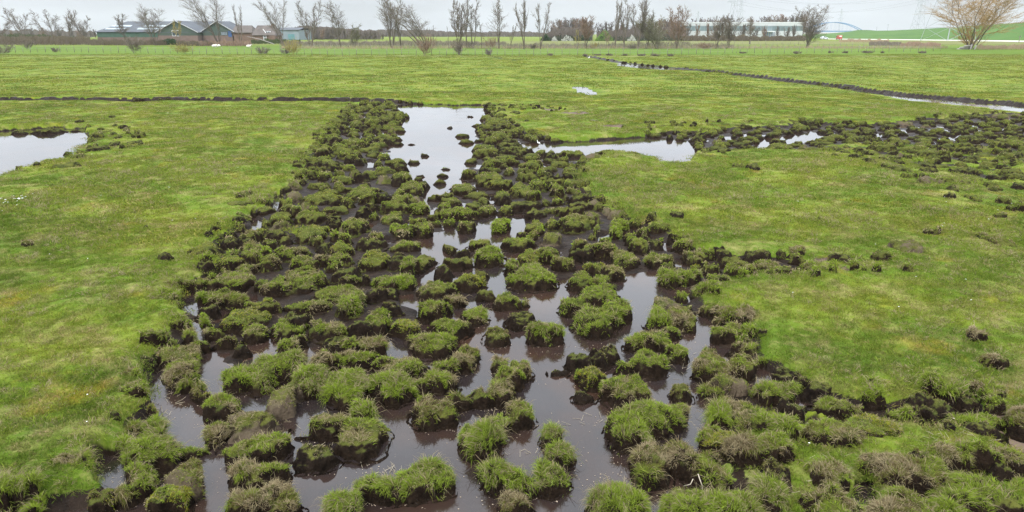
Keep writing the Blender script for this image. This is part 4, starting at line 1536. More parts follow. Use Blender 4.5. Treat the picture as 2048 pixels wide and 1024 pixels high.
# cut logs stacked at its foot
M_LOG = flat_mat("pale_log", (0.33, 0.31, 0.28), .8, .25, 6)
for i, (lx, ly, ln, an) in enumerate([(1926, 94.5, 2.6, .1), (1930, 91, 2.2, -.15), (1936, 88.5, 1.6, .5), (1950, 95, 1.5, 1.2), (1944, 84.5, 1.2, 1.3)]):
    X0, Z0 = HZ(lx, ly, y - 1.2 - .1 * i)
    g_ = Geo()
    ax = np.array([math.cos(an), .15, math.sin(an) if i > 2 else .06]); ax /= np.linalg.norm(ax)
    c = np.array([0, 0, 0.])
    g_.tube([c - ax * ln / 2, c, c + ax * ln / 2 + [0, 0, .03]], [.17, .16, .14], 8)
    g_.build("log", M_LOG, None, True, loc=(float(X0), y - 1.2 - .1 * i, max(zb + .16 + .31 * (i % 3), .2)), label=["longest pale log lying lowest at the willow's foot", "pale log lying on the longest one", "short log tilted on top of the pile", "short upright log against the willow's trunk", "small cut log wedged highest against the trunk"][i], cat="log", group="cut logs at the foot of the willow")

# fallen trunks and the brush pile
def pole(px0, py0, px1, py1, d, r0, r1, name, label, cat, mat=M_BARK):
    a = HZ(px0, py0, d); b = HZ(px1, py1, d)
    g_ = Geo(); p0 = np.array([a[0], d, a[1]], float); p1 = np.array([b[0], d + 1.5, b[1]], float)
    m_ = (p0 + p1) / 2 + [0, 0, .25]
    g_.tube([p0 - p0, m_ - p0, p1 - p0], [r0, (r0 + r1) / 2, r1], 6)
    return g_.build(name, mat, None, True, loc=tuple(p0), label=label, cat=cat)
pole(846, 94, 803, 49, 168, .28, .10, "fallen_tree", "long broken trunk slanting out of the tilted willow", "trunk")
pole(838, 90, 800, 62, 171, .16, .07, "fallen_tree", "thinner slanting trunk just below the long broken one", "trunk")
pole(973, 69, 921, 59, 172, .09, .05, "fallen_branch", "thin broken branch hanging sideways between the poplars", "branch")
pole(548, 88, 490, 73, 200, .12, .05, "fallen_branch", "long bent branch lying in front of the house", "branch", M_LOG)

def shrub(bx, by, top, w, label, seed, twig=M_TWIG, n=26, name="bare_shrub", fine=.012, spread_=1.15, **kw):
    x, y, t = G(bx, by, .2); x = float(x); y = float(y); zb = float(ground_z(x, y)[0]); mpp = y / FPX
    S = tree_meshes(max(.25, HZ(bx, top, y)[1] - zb), w * mpp, n, seed, spread_, .12, 6, 4, 2, .3, fine=fine, ang=.8, **kw)
    V, F = segs_arrays(np.concatenate([S[0], S[1]]), 3)
    root = link(name, mesh_arrays(name, V, F, [twig], smooth=False), None, label, "shrub", "shrubs along the fence", None, (x, y, zb - .03))
    return root
shrub(4, 110, 84, 46, "round brown bush at the outermost left end of the fence", 501)
shrub(55, 99, 77, 26, "narrow dark upright bush before the left hedge", 502)
shrub(112, 105, 94, 14, "small dark bush among the left fence posts", 503)
shrub(270, 106, 70, 40, "dense round bush on the fence before the long barn", 504, n=30)
shrub(368, 107, 84, 44, "low yellowish-red bush on the fence before the barn gable", 505, M_TWIGY, spread_=1.1)
shrub(524, 109, 92, 32, "low grey bush on the fence before the house", 506, spread_=1.1)
shrub(572, 109, 95, 20, "small low bush left of the yellow-green one", 507)
shrub(586, 110, 74, 34, "yellow-green bush on the fence right of the house", 508, M_TWIGY)
shrub(850, 111, 66, 40, "tall brown bush on the fence below the tilted willow", 509, M_TWIGR, n=28)
shrub(918, 110, 76, 28, "twiggy bush round the foot of the tree at the fence", 510)
shrub(940, 97, 80, 28, "dark low bush between the leaning poplars", 511, n=30)
shrub(980, 97, 70, 32, "reddish twiggy bush left of the solitary poplar", 512, M_TWIGR)
shrub(978, 110, 96, 14, "tiny bush on the fence line below the solitary poplar", 513)
shrub(1067, 98, 86, 20, "dark low bush left of the V-shaped tree", 514, n=30)
shrub(1264, 98, 88, 24, "low tangle of branches left of the bundle of stems", 515)
shrub(1409, 98, 84, 30, "brown brush pile left of the tree before the hall", 516, M_TWIGR, spread_=1.3, n=30)
shrub(1188, 97, 84, 16, "small pale reedy bush right of the orange-brown tree", 517, M_TWIGY)
for i, (bx, w) in enumerate([(1101, 12), (1169, 10), (1194, 14), (1219, 14), (1250, 13), (1283, 14), (1309, 16), (1340, 12), (1484, 16), (1594, 12), (1660, 12), (1692, 14), (1735, 18), (1845, 16), (1765, 8)]):
    by = 111.5 if bx < 1400 else 107 if bx < 1620 else 106
    shrub(bx, by, by - 5.5 + (i % 3) * .6, w, "low grey mound of dead rush" if False else ["flattened grey rush clump, outermost left of the ditch-side row", "smallest rush clump near the ditch bend", "grey rush clump just before the ditch bend", "grey rush clump just past the ditch bend", "rush clump below the slim pair of poplars", "rush clump below the bundle of stems", "widest rush clump below the dense willow", "rush clump below the vase-shaped willow", "rush clump before the middle of the hall", "dark rush clump before the hall's end", "small rush clump below the dense hall willow", "dark rush clump below the small van", "long flat rush clump before the dyke road", "dark rush clump nearest the big willow", "thin rush tuft between two clumps before the dyke"][i], 540 + i, M_TWIG, n=26, name="rush_clump", fine=.02, spread_=1.3)['category'] = "rush"

# ---------------------------------------------------------------- hedges, reeds and far woods
def slivers(r, px0, px1, d0, d1, top_fn, base_y, n, L, wd, mat_cols, up=.8, power=1.3):
    """upright slivers that fill a belt between two distances under an uneven top line"""
    px = r.uniform(px0, px1, n); d = r.uniform(d0, d1, n)
    X = (px - 1024) / FPX * d * .951
    zt = np.array([HZ(1024, q, 1.0)[1] for q in top_fn(px)])          # slope at 1 m
    zt = EYE + (zt - EYE) * d
    zt = zt * (1 + .0 * d)
    z0 = .15
    Zs = z0 + (zt - z0) * r.random(n) ** power
    D = r.normal(0, 1 - up, (n, 3)) + [0, 0, up]; D /= np.linalg.norm(D, axis=1)[:, None]
    Ls = L * r.uniform(.5, 1.4, n); Ls = np.minimum(Ls, np.maximum(zt - Zs, .3) + .3)
    P0 = np.stack([X, d, Zs - Ls * .3], 1); P1 = P0 + D * Ls[:, None]
    return np.concatenate([P0, P1, (wd * r.uniform(.5, 1.3, n))[:, None], (wd * .3 * np.ones(n))[:, None]], 1)

def belt(name, label, cat, kind, mat, px0, px1, by0, by1, tops, n, L, wd, seed, up=.8, power=1.2, group=None, jag=3.0):
    r = np.random.default_rng(seed)
    d0, d1 = DY(by0), DY(by1)
    xs, ys = zip(*tops)
    fn = lambda px: np.interp(px, xs, ys) + jag * fbm(px * .15, px * 0 + seed, seed=seed, oct=3) * 1.4
    S = slivers(r, px0, px1, d0, d1, fn, by0, n, L, wd, None, up, power)
    V, F = segs_arrays(S, 3)
    o = np.array([(px0 + px1) / 2 / FPX * 0, d0, 0])
    return link(name, mesh_arrays(name, V - o, F, [mat], smooth=False), None, label, cat, group, kind, tuple(o))

M_HEDGE = twig_mat("hedge_brown", (0.11, 0.088, 0.062))
M_HEDGEG = twig_mat("hedge_green", (0.05, 0.065, 0.025))
M_REED = twig_mat("dead_reed", (0.30, 0.23, 0.15))
M_REEDR = twig_mat("reddish_reed", (0.27, 0.185, 0.135))
belt("hedge", "long brown hedge left of the barn under the bare trees", "hedge", None, M_HEDGE, -120, 178, 90, 84, [(-120, 72), (178, 74)], 15000, .9, .06, 601)
belt("hedge", "green ivy-covered lower hedge left of the barn", "hedge", None, M_HEDGEG, -120, 150, 84, 82, [(-120, 66), (20, 68), (90, 70), (150, 75)], 5000, 1.0, .09, 602)
belt("hedge", "low bramble hedge along the barn foot", "hedge", None, M_HEDGE, 178, 330, 91, 88, [(178, 80), (330, 82)], 6000, .6, .05, 603)
belt("hedge", "reddish-brown bramble bank between barn and house", "hedge", None, M_TWIGR, 395, 500, 92, 89, [(395, 84), (440, 82), (500, 83)], 5000, .6, .05, 604)
belt("shrub", "dark evergreen shrub before the barn's pink wall", "shrub", None, M_EVER, 322, 350, 90, 88, [(322, 84), (335, 77), (350, 81)], 2600, .5, .07, 605, up=.5)
belt("hedge", "dark scrub and wood piles along the barn's front yard", "hedge", None, M_HEDGE, 350, 425, 92, 89, [(350, 84), (380, 82), (425, 83)], 3500, .6, .05, 634)
belt("hedge", "garden hedge in front of the house", "hedge", None, M_HEDGEG, 500, 600, 88, 86, [(500, 80), (600, 80)], 2500, .7, .06, 606)
belt("hedge", "dark brown hedge along the foot of the white hall", "hedge", None, M_HEDGE, 1366, 1612, 82, 80.5, [(1366, 72.5), (1612, 72)], 11000, 1.3, .10, 607)
belt("ditch_reeds", "pale reeds and thin fence stalks in the far ditch", "reeds", 'stuff', M_REED, 560, 1900, 97.5, 96, [(560, 93), (1900, 92)], 9000, .45, .025, 608, jag=1)
belt("tangled_undergrowth", "bare undergrowth between the trees behind the far field", "undergrowth", 'stuff', M_TWIG, 560, 1010, 94, 88, [(560, 82), (700, 84), (850, 82), (1010, 86)], 9000, 1.2, .03, 609, up=.7)
belt("tangled_undergrowth", "thin bare scrub round the feet of the poplars", "undergrowth", 'stuff', M_TWIG, 1010, 1470, 97, 94, [(1010, 88), (1200, 88), (1330, 84), (1470, 90)], 4500, 1.2, .03, 629, up=.7)
belt("reed_bed", "reddish reed bed before the dyke road", "reeds", None, M_REEDR, 1805, 1885, 93, 90, [(1805, 86), (1885, 87)], 2600, 1.0, .04, 610)
belt("reed_bed", "grey-brown reed bed left of the reddish one", "reeds", None, M_TWIG, 1742, 1805, 92, 88, [(1742, 84), (1805, 84)], 2000, 1.0, .04, 611)
belt("reed_bed", "pale reed bed right of the big willow", "reeds", None, M_REED, 1960, 2200, 99, 94, [(1960, 92), (2200, 92)], 4500, .9, .04, 612)
belt("ditch_reeds", "tufts of dead reed along the road verge", "reeds", 'stuff', M_REED, 1680, 1780, 85, 81, [(1680, 80), (1780, 80)], 2500, .9, .05, 613)
belt("distant_wood", "hazy blue wood along the horizon behind the middle trees", "wood", 'stuff', M_FARWOOD, 470, 1110, 73.5, 71.5, [(470, 62), (560, 60), (640, 54), (720, 60), (850, 60), (865, 61), (900, 64), (1040, 64), (1110, 66)], 26000, 7, .55, 614, jag=1.5)
belt("distant_wood", "bare brown wood behind the fields right of the house", "wood", 'stuff', M_FARWOOD, 580, 760, 79, 76, [(580, 58), (610, 52), (660, 55), (700, 60), (760, 64)], 9000, 4, .22, 624, jag=3)
belt("distant_wood", "hazy wood behind the left hedge", "wood", 'stuff', M_FARWOOD, -300, 190, 74, 72, [(-300, 60), (60, 60), (130, 62), (190, 63)], 15000, 6, .5, 615)
# distinguishable far trees: four kinds copied, each a thing of its own
PROTO = []
for k, (ld, sp, wr, ang) in enumerate([(3, .22, .34, .5), (4, .35, .5, .65), (5, .16, .26, .42), (6, .45, .62, .7)]):
    S = tree_meshes(10, 10 * wr, ld, 900 + k, sp, .12, 15, 6, 3, 1.0, fine=.045, ang=ang)
    V, F = segs_arrays(S[0], 4); V2, F2 = segs_arrays(S[1], 3)
    PROTO.append((mesh_arrays("trunk", V, F, [M_FARWOOD]), {m.name: mesh_arrays("crown", V2, F2, [m], smooth=False) for m in (M_FARWOOD, M_TWIGR, M_TWIGG)}))
def far_tree(px, top, d, k, mat, label, group):
    x = bx0(px, d); zt = float(HZ(px, top, d)[1]); root = thing("bare_tree", label, "tree", (x, d, .1), group)
    s_ = zt / 10
    for nm_, me_ in (("trunk", PROTO[k][0]), ("crown", PROTO[k][1][mat.name])):
        c = link(nm_, me_, root); c.scale = (s_,) * 3
    root.rotation_euler = (0, 0, px * 1.7)
def bx0(px, d): return float(HZ(px, 60, d)[0])
r = np.random.default_rng(66)
def tree_row(px0, px1, step, tops, d0, d1, what, group, mats=(M_FARWOOD, M_TWIGR)):
    px = px0; xs_, ys_ = zip(*tops); i = 0; cnt = [0, 0, 0, 0]
    OR2 = ['first'] + [o_.strip() for o_ in ORD[1:]] + ['sixteenth', 'seventeenth', 'eighteenth', 'nineteenth', 'twentieth']
    while px < px1:
        tp = np.interp(px, xs_, ys_) + r.uniform(-3, 5)
        kd = int(r.integers(0, 4))
        far_tree(px, tp, r.uniform(d0, d1), kd, mats[int(r.random() < .3)], f"{OR2[cnt[kd]]} {['slim', 'rounded', 'narrow upright', 'wide'][kd]} bare tree from the left in {what}", group)
        cnt[kd] += 1
        px += step * r.uniform(.6, 1.4)
tree_row(1100, 1184, 5.2, [(1100, 52), (1112, 44), (1124, 37), (1140, 36), (1150, 40), (1160, 36), (1184, 40)], 345, 400, "the grey wood", "bare trees of the grey wood")
tree_row(1196, 1368, 6.5, [(1196, 52), (1206, 42), (1222, 44), (1250, 50), (1290, 46), (1330, 38), (1350, 40), (1368, 42)], 345, 400, "wood left of white hall", "bare trees of the mixed wood")
tree_row(1368, 1612, 9, [(1366, 42), (1380, 38), (1415, 32), (1430, 40), (1450, 34), (1480, 40), (1520, 38), (1560, 28), (1575, 36), (1598, 22), (1612, 30)], 442, 480, "row behind the white hall", "bare trees behind the white hall")
tree_row(1376, 1600, 21, [(1376, 44), (1600, 50)], 355, 362, "row before the white hall", "bare trees before the white hall")
tree_row(590, 770, 13, [(590, 60), (620, 55), (660, 57), (700, 60), (770, 64)], 320, 400, "group far behind the middle row", "bare trees far behind the middle row")
tree_row(20, 190, 16, [(20, 58), (190, 56)], 420, 520, "group behind the left hedge", "bare trees behind the left hedge")
belt("distant_wood", "grey bare undergrowth of the grey wood", "wood", 'stuff', M_FARWOOD, 1098, 1184, 81.8, 78.5, [(1098, 64), (1130, 54), (1184, 56)], 7000, 2.6, .09, 616, power=1.2, jag=4)
belt("distant_wood", "brown bare undergrowth of the mixed wood", "wood", 'stuff', M_FARWOOD, 1196, 1372, 81.8, 78.5, [(1196, 62), (1290, 56), (1372, 54)], 12500, 2.6, .09, 617, power=1.2, jag=4)
for i, (a, b, t0, m, lab) in enumerate([(1084, 1100, 68, M_EVER, "dark evergreen bush at the left end of the grey wood"), (1100, 1182, 70, M_EVER, "dark ivy-green foot of the grey wood"), (1192, 1226, 58, M_SPRING, "round bush just turning fresh green right of the grey wood"),
        (1198, 1370, 71, M_EVER, "dark green undergrowth left of the white hall"), (1105, 1114, 70, M_BLOSSOM, "white blossoming blackthorn at the grey wood's left"), (1124, 1146, 68, M_BLOSSOM, "white blossoming blackthorn in the middle of the grey wood"), (1256, 1272, 68, M_BLOSSOM, "arched white blossoming blackthorn by the mixed wood")]):
    bl_ = 'BLOSSOM' in m.name.upper() or m is M_BLOSSOM
    belt("blossoming_shrub" if bl_ else "evergreen_shrub" if m is M_EVER else "spring_bush", lab, "shrub", None, m, a, b, 81.9 if not bl_ else 82.2, 81 if not bl_ else 81.9,
         [(a, 78), ((a + b) / 2, t0), (b, 78)] if b - a < 40 else [(a, t0 + 2), (b, t0)], 1500 if not bl_ else 160, 1.2, .12 if not bl_ else .10, 620 + i, up=.45, jag=2 if not bl_ else 5)

# ---------------------------------------------------------------- fences
M_POST = flat_mat("weathered_post", (0.20, 0.18, 0.145), .9, .3, 4)
M_WIRE = flat_mat("fence_wire", (0.25, 0.25, 0.24), .6, .1, 1)
def fence(label, pts, step_px, hpost, alt, seed, wires=3):
    r = np.random.default_rng(seed)
    xs, ys = zip(*pts)
    px = []; x = xs[0]
    while x < xs[-1]:
        px.append(x); x += step_px * r.uniform(.93, 1.07)
    P = []
    for q in px:
        X0, Y0, _ = G(q, np.interp(q, xs, ys), .2); P.append((float(X0), float(Y0)))
    o = np.array([P[0][0], P[0][1], 0.0])
    root = thing("fence", label, "fence", tuple(o))
    g_ = Geo()
    g_.tube([(0, 0, -.2), (0, 0, hpost * .6), (0, 0, hpost)], [.042, .038, .033], 6)
    pm = g_.mesh("post", M_POST, True)
    zs = [float(ground_z(*p)[0]) for p in P]
    for i, p in enumerate(P):
        c = link("post", pm, root, loc=(p[0] - o[0], p[1] - o[1], zs[i]))
        s = 1.0 if i % 2 == 0 or not alt else .86
        c.scale = (1.15 if i % 2 == 0 else .75,) * 2 + (s * r.uniform(.9, 1.06),)
        c.rotation_euler = (r.normal(0, .03), r.normal(0, .05), 0)
    for k in range(wires):
        g_ = Geo(); g_.tube([(p[0] - o[0], p[1] - o[1] - .07, z + hpost * (.35 + .25 * k)) for p, z in zip(P, zs)], .008, 3)
        g_.build("wire", M_WIRE, root)
    return root
fence("long post and wire fence between meadow and bright green field", [(-150, 106), (120, 104.5), (300, 106), (500, 108.5), (700, 110.5), (1000, 110.5), (1300, 109.5), (1500, 106.5), (1700, 105), (1885, 101.5)], 14.8, 1.12, True, 701)
fence("second wire fence behind the bright green field", [(560, 96.5), (1100, 98), (1400, 97.5), (1700, 95.5), (1860, 94.5)], 11.5, 1.15, False, 702, 2)
fence("far fence of thin poles across the pale strip", [(1050, 89), (1300, 89), (1620, 89)], 16, 1.5, False, 703, 1)

# ---------------------------------------------------------------- buildings
M_ROOF = flat_mat("fibre_cement_roof", (0.075, 0.083, 0.095), .8, .2, .4)
M_ROOFR = flat_mat("dark_tiles", (0.10, 0.085, 0.075), .85, .25, .6)
M_SKY = flat_mat("roof_light", (0.30, 0.35, 0.37), .4, .1, 1)
M_GREENB = flat_mat("green_boarding", (0.04, 0.085, 0.06), .7, .15, .7)
M_GREENG = flat_mat("grey_green_boarding", (0.055, 0.08, 0.062), .7, .15, .7)
M_BRICK = flat_mat("pink_brick", (0.15, 0.105, 0.088), .9, .15, .8)
M_BRICKD = flat_mat("dark_brick", (0.15, 0.10, 0.075), .9, .2, .8)
M_WHITE = flat_mat("white_paint", (0.75, 0.76, 0.76), .6, .06, .3)
M_BARGE = flat_mat("weathered_white_board", (0.42, 0.43, 0.43), .7, .1, .5)
M_PANEL = flat_mat("pale_wall_panel", (0.47, 0.49, 0.49), .6, .1, .15)
M_GREYP = flat_mat("grey_green_panel", (0.22, 0.27, 0.27), .5, .15, .2)
M_GLASS = flat_mat("dark_glass", (0.05, 0.07, 0.08), .15, .1, 1, .5)
M_BLUE = flat_mat("blue_sheet", (0.04, 0.09, 0.22), .5, .15, 1)
M_GREYB = flat_mat("blue_grey_cladding", (0.20, 0.24, 0.27), .6, .1, .3)

BD = 300.0
def bx(px, d=BD): return float(HZ(px, 60, d)[0])
def bz(py, d=BD): return float(HZ(1024, py, d)[1])

def pitched(root, name, xa0, xa1, ya, yb, ze, zr, hipl=0.0, hipr=0.0, mat=M_ROOF, axis='x', over=.5, th=.18):
    """a two-slope roof with its ridge along x (or y), optionally hipped ends"""
    g_ = Geo()
    if axis == 'x':
        ym = (ya + yb) / 2
        V = [(xa0 - over, ya - over, ze), (xa1 + over, ya - over, ze), (xa1 + over, yb + over, ze), (xa0 - over, yb + over, ze), (xa0 + hipl, ym, zr), (xa1 - hipr, ym, zr)]
    else:
        xm = (xa0 + xa1) / 2
        V = [(xa0 - over, ya - over, ze), (xa0 - over, yb + over, ze), (xa1 + over, yb + over, ze), (xa1 + over, ya - over, ze), (xm, ya - over, zr), (xm, yb + over, zr)]
    F4 = [(0, 1, 5, 4), (2, 3, 4, 5)]
    F3 = [(1, 2, 5), (3, 0, 4)]
    V = np.array(V); n = 6
    V2 = np.concatenate([V, V - [0, 0, th]])
    g_.add(V2, F4 + [tuple(i + n for i in reversed(f)) for f in F4] + [(0, 1, n + 1, n), (1, 2, n + 2, n + 1), (2, 3, n + 3, n + 2), (3, 0, n, n + 3)])
    if axis == 'x':
        for f in F3:
            if (f[0] == 1 and hipr > 0) or (f[0] == 3 and hipl > 0):
                g_.F.append(np.array([f])); 
    return g_.build(name, mat, root)

def gable_wall(root, name, x0, x1, y0, y1, z0, ze, zr, mat):
    g_ = Geo(); g_.prism([(x0, z0), (x1, z0), (x1, ze), ((x0 + x1) / 2, zr), (x0, ze)], y0, y1)
    return g_.build(name, mat, root)

barn = thing("barn", "long farm barn complex with grey roofs and green-boarded gables", "barn", (bx(320), BD, .2))
o = np.array([bx(320), BD, .2])
L_ = lambda px: bx(px) - o[0]
Lz = lambda py: bz(py) - o[2]
ze, zr = Lz(63.5), Lz(41.5)
# main range, ridge parallel to the view
g_ = Geo(); g_.box(L_(184), L_(462), 3, 25, 0, Lz(74.5)); g_.build("brick_wall", M_BRICK, barn)
g_ = Geo(); g_.box(L_(184) + .05, L_(462) - .05, 2.95, 25.05, Lz(74.5), ze); g_.build("boarded_wall", M_GREENB, barn)
rf = pitched(barn, "roof", L_(183), L_(456), 3, 25, ze, zr, hipl=L_(222) - L_(183), hipr=L_(456) - L_(436))
# rows of translucent sheets on the roof slope
sl = math.atan2(zr - ze, 11.5)
sheet = Geo(); sheet.box(-.45, .45, -.9, .9, 0, .05); sm = sheet.mesh("roof_light", M_SKY)
for row, f in ((53, .52), (57, .26)):
    for px in list(range(205, 242, 4)) + list(range(270, 292, 4)) + list(range(296, 312, 5)):
        if row == 57 and px < 196: continue
        c = link("roof_light", sm, rf, loc=(L_(px - (6 if row == 57 else 0)), 2.5 + 11.5 * f, ze + (zr - ze) * f + .12)); c.rotation_euler = (sl, 0, 0)
# front wing, gable to the camera
def wing(px0, px1, pxm, y0, y1, py_e, py_r, wallmat):
    x0, x1 = L_(px0), L_(px1)
    zE, zR = Lz(py_e), Lz(py_r)
    g_ = Geo(); g_.box(x0, x1, y0, y1, 0, Lz(71)); g_.build("brick_wall", M_BRICK, barn)
    gable_wall(barn, "gable", x0 + .04, x1 - .04, y0 + .05, y1, Lz(71), zE, zR - .3, wallmat)
    rr = pitched(barn, "roof", x0, x1, y0, y1, zE, zR, axis='y', over=.6)
    xm = (x0 + x1) / 2
    for a, b in (((x0 - .6, zE), (xm, zR)), ((xm, zR), (x1 + .6, zE))):
        g_ = Geo(); n_ = np.array([-(b[1] - a[1]), b[0] - a[0]]); n_ = n_ / np.linalg.norm(n_) * .26
        g_.prism([(a[0], a[1] - .2), (b[0], b[1] - .2), (b[0], b[1] + .08), (a[0], a[1] + .08)], y0 - .72, y0 - .62); g_.build("bargeboard", M_BARGE, rr)
    return x0, x1
wing(323, 402, 353, -4, 13, 64.5, 41.6, M_GREENG)
wing(404, 466, 438, 0, 13, 63.5, 42.0, M_GREENG)
for px in (356, 364):
    for pz in (66, 71):
        f_ = Geo(); w0 = L_(px) - .8; zz = Lz(pz + 1.2)
        f_.box(w0, w0 + 1.5, -4.10, -4.02, zz, zz + 1.3); wf = f_.build("window", M_WHITE, barn)
        f_ = Geo(); f_.box(w0 + .15, w0 + 1.35, -4.14, -4.11, zz + .15, zz + 1.15); f_.build("pane", M_GLASS, wf)
f_ = Geo(); f_.box(L_(455.5), L_(462.5), -.16, -.03, Lz(73.5), Lz(62)); f_.build("sliding_door", M_BLUE, barn)
for k, px in enumerate((442, 445, 448, 451)):
    f_ = Geo(); f_.box(L_(px), L_(px + 2.4), -.12, -.03, Lz(70), Lz(64)); f_.build("window", M_GREYB, barn)

HD = 285.0
h = thing("house", "small brick farmhouse with dark tiled roof, chimney and white dormer", "house", (bx(527, HD), HD, .2))
oh = np.array([bx(527, HD), HD, .2]); Lx = lambda px: bx(px, HD) - oh[0]; Lh = lambda py: bz(py, HD) - oh[2]
g_ = Geo(); g_.box(Lx(505), Lx(548), 0, 9, 0, Lh(70)); g_.build("wall", M_BRICKD, h)
hr = pitched(h, "roof", Lx(505), Lx(548), 0, 9, Lh(70), Lh(50.5), hipl=.6, hipr=.6, mat=M_ROOFR)
g_ = Geo(); g_.box(Lx(536), Lx(541), 4, 5.2, Lh(54), Lh(47)); g_.build("chimney", M_BRICKD, hr)
g_ = Geo(); g_.box(Lx(530), Lx(538.5), .8, 3.6, Lh(68), Lh(62.3)); dm = g_.build("dormer", M_WHITE, hr)
for px in (532, 536):
    g_ = Geo(); g_.box(Lx(px) - .28, Lx(px) + .28, .74, .79, Lh(66.5), Lh(62.8)); g_.build("pane", M_GLASS, hr)
g_ = Geo(); g_.prism([(Lx(524.5), Lh(58)), (Lx(525.5), Lh(58)), (Lx(532), Lh(68.5)), (Lx(531), Lh(68.5))], .5, .7); g_.build("white_verge", M_WHITE, hr)
g_ = Geo(); g_.box(Lx(525), Lx(531.5), -.1, -.02, Lh(81.5), Lh(71.5)); wn_ = g_.build("window", M_WHITE, h)
for k in range(3):
    g_ = Geo(); g_.box(Lx(526), Lx(530.5), -.14, -.11, Lh(80.5 - k * 3.1), Lh(78.4 - k * 3.1)); g_.build("pane", M_GLASS, wn_)
g_ = Geo(); g_.box(Lx(541), Lx(552), -2.5, -.2, 0, Lh(71)); pc = g_.build("porch", M_BRICKD, h)
sh = thing("shed", "low dark-roofed outbuilding between barn and house", "shed", (bx(485, 300), 300, .2))
osx = bx(485, 300)
g_ = Geo(); g_.box(bx(464, 300) - osx, bx(502, 300) - osx, 0, 9, 0, bz(66, 300)); g_.build("wall", M_BRICKD, sh)
pitched(sh, "roof", bx(464, 300) - osx, bx(502, 300) - osx, 0, 9, bz(66, 300), bz(51.5, 300), hipr=1.0, mat=M_ROOFR)
gh = thing("grey_hall", "pale blue-grey farm hall partly hidden behind the tall fan-shaped tree", "hall", (bx(572, 360), 360, .2))
ogx = bx(572, 360)
g_ = Geo(); g_.box(bx(548, 360) - ogx, bx(597, 360) - ogx, 0, 22, 0, bz(60.5, 360)); g_.build("wall", M_GREYB, gh)
pitched(gh, "roof", bx(548, 360) - ogx, bx(597, 360) - ogx, 0, 22, bz(60.5, 360), bz(55.5, 360), mat=M_ROOF)
g_ = Geo(); g_.box(bx(575, 360) - ogx, bx(588, 360) - ogx, -.15, -.03, .2, bz(69, 360)); g_.build("door", flat_mat("turquoise_door", (.10, .22, .24), .6), gh)

WD = 372.0
hall = thing("distribution_hall", "long white industrial hall with a grey-green window band", "hall", (bx(1486, WD), WD, .2))
ow = bx(1486, WD); W_ = lambda px: bx(px, WD) - ow; Wz = lambda py: bz(py, WD) - .2
g_ = Geo(); g_.box(W_(1364), W_(1606), 0, 60, 0, Wz(45.2)); g_.build("wall", M_GREYP, hall)
npan = 27; xs_ = np.linspace(W_(1364), W_(1606), npan + 1); pw = xs_[1] - xs_[0] - .07
g_ = Geo(); g_.box(0, pw, -.12, -.02, 0, Wz(45) - Wz(51.6)); pmesh = g_.mesh("upper_panel", M_PANEL)
g_ = Geo(); g_.box(0, pw, -.12, -.02, 0, Wz(62.0) - Wz(74)); lmesh = g_.mesh("lower_panel", M_PANEL)
g_ = Geo(); g_.box(0, pw - .25, -.08, -.02, 0, Wz(53) - Wz(61.4)); wmesh = g_.mesh("window", flat_mat("hall_glazing", (.16, .21, .22), .35, .2, .2))
for i in range(npan):
    link("upper_panel", pmesh, hall, loc=(xs_[i], 0, Wz(51.6)))
    link("lower_panel", lmesh, hall, loc=(xs_[i], 0, Wz(74)))
    link("window", wmesh, hall, loc=(xs_[i] + .12, 0, Wz(61.4)))
g_ = Geo(); g_.box(W_(1364) - .1, W_(1606) + .1, -.2, 60.2, Wz(45.2), Wz(44.2)); g_.build("roof_edge", M_WHITE, hall)
g_ = Geo(); g_.box(W_(1526), W_(1546), -3, -.2, Wz(63.5), Wz(62)); cp = g_.build("canopy", M_WHITE, hall)
for px in (1527.5, 1532, 1536.5, 1541, 1545):
    g_ = Geo(); g_.box(W_(px) - .1, W_(px) + .1, -2.9, -2.7, 0, Wz(63.6)); g_.build("post", M_BLUE, cp)

# ---------------------------------------------------------------- dyke, road, bridge
M_DYKE, nt, out_ = new_mat("dyke_grass"); gg = N(nt)
pos = gg.world_pos()
c_ = gg.mix(gg.rng(gg.noise(pos, .05, 4), .35, .65), (0.034, 0.095, 0.006), (0.058, 0.125, 0.009))
c_ = gg.mix(gg.rng(gg.noise(pos, .6, 4), .4, .7, 0, .4), c_, (0.04, 0.09, 0.01))
gg.put(out_.inputs['Surface'], gg.bsdf(c_, .9, gg.bump(gg.noise(pos, 2.0, 4), .4, .2), .2))
crest = [(1560, 69.5, 800), (1600, 69.0, 780), (1646, 67.6, 740), (1675, 65.5, 700), (1700, 62.8, 665), (1714, 60.0, 650), (1735, 60.0, 635), (1752, 61.3, 610), (1780, 61.0, 585), (1850, 57.5, 520), (1950, 51, 445), (2048, 44.4, 390), (2200, 33, 345), (2500, 10, 305), (3000, -30, 280)]
toe_y = [(1560, 76.8), (1646, 76.8), (1800, 78.3), (2048, 81.0), (2500, 86), (3000, 92)]
rows = []
for px, py, d in crest:
    v = (px - 1024) / FPX
    tx, ty, _ = G(px, np.interp(px, *zip(*toe_y)), .2)
    cz = HZ(px, py, d)[1]
    d0 = float(ty); row = []
    for f in (0, .15, .35, .55, .75, .9, 1.0, 1.03, 1.12, 1.25):
        dd = d0 + (d - d0) * f
        s_ = f if f <= 1 else max(0, 1 - (f - 1.03) * 4.6)
        z = .12 + (cz - .12) * (min(1, s_) ** 1.0)
        row.append((v * dd * .951, dd, z + .15 * math.sin(px * .05 + f * 5) * (0 < f < 1)))
    rows.append(row)
rows = np.array(rows); a_, b_ = rows.shape[:2]
ix = np.arange(a_ * b_).reshape(a_, b_)
Fd = np.stack([ix[:-1, :-1].ravel(), ix[1:, :-1].ravel(), ix[1:, 1:].ravel(), ix[:-1, 1:].ravel()], 1)
link("dyke", mesh_arrays("dyke", rows.reshape(-1, 3), Fd, [M_DYKE]), kind='structure')
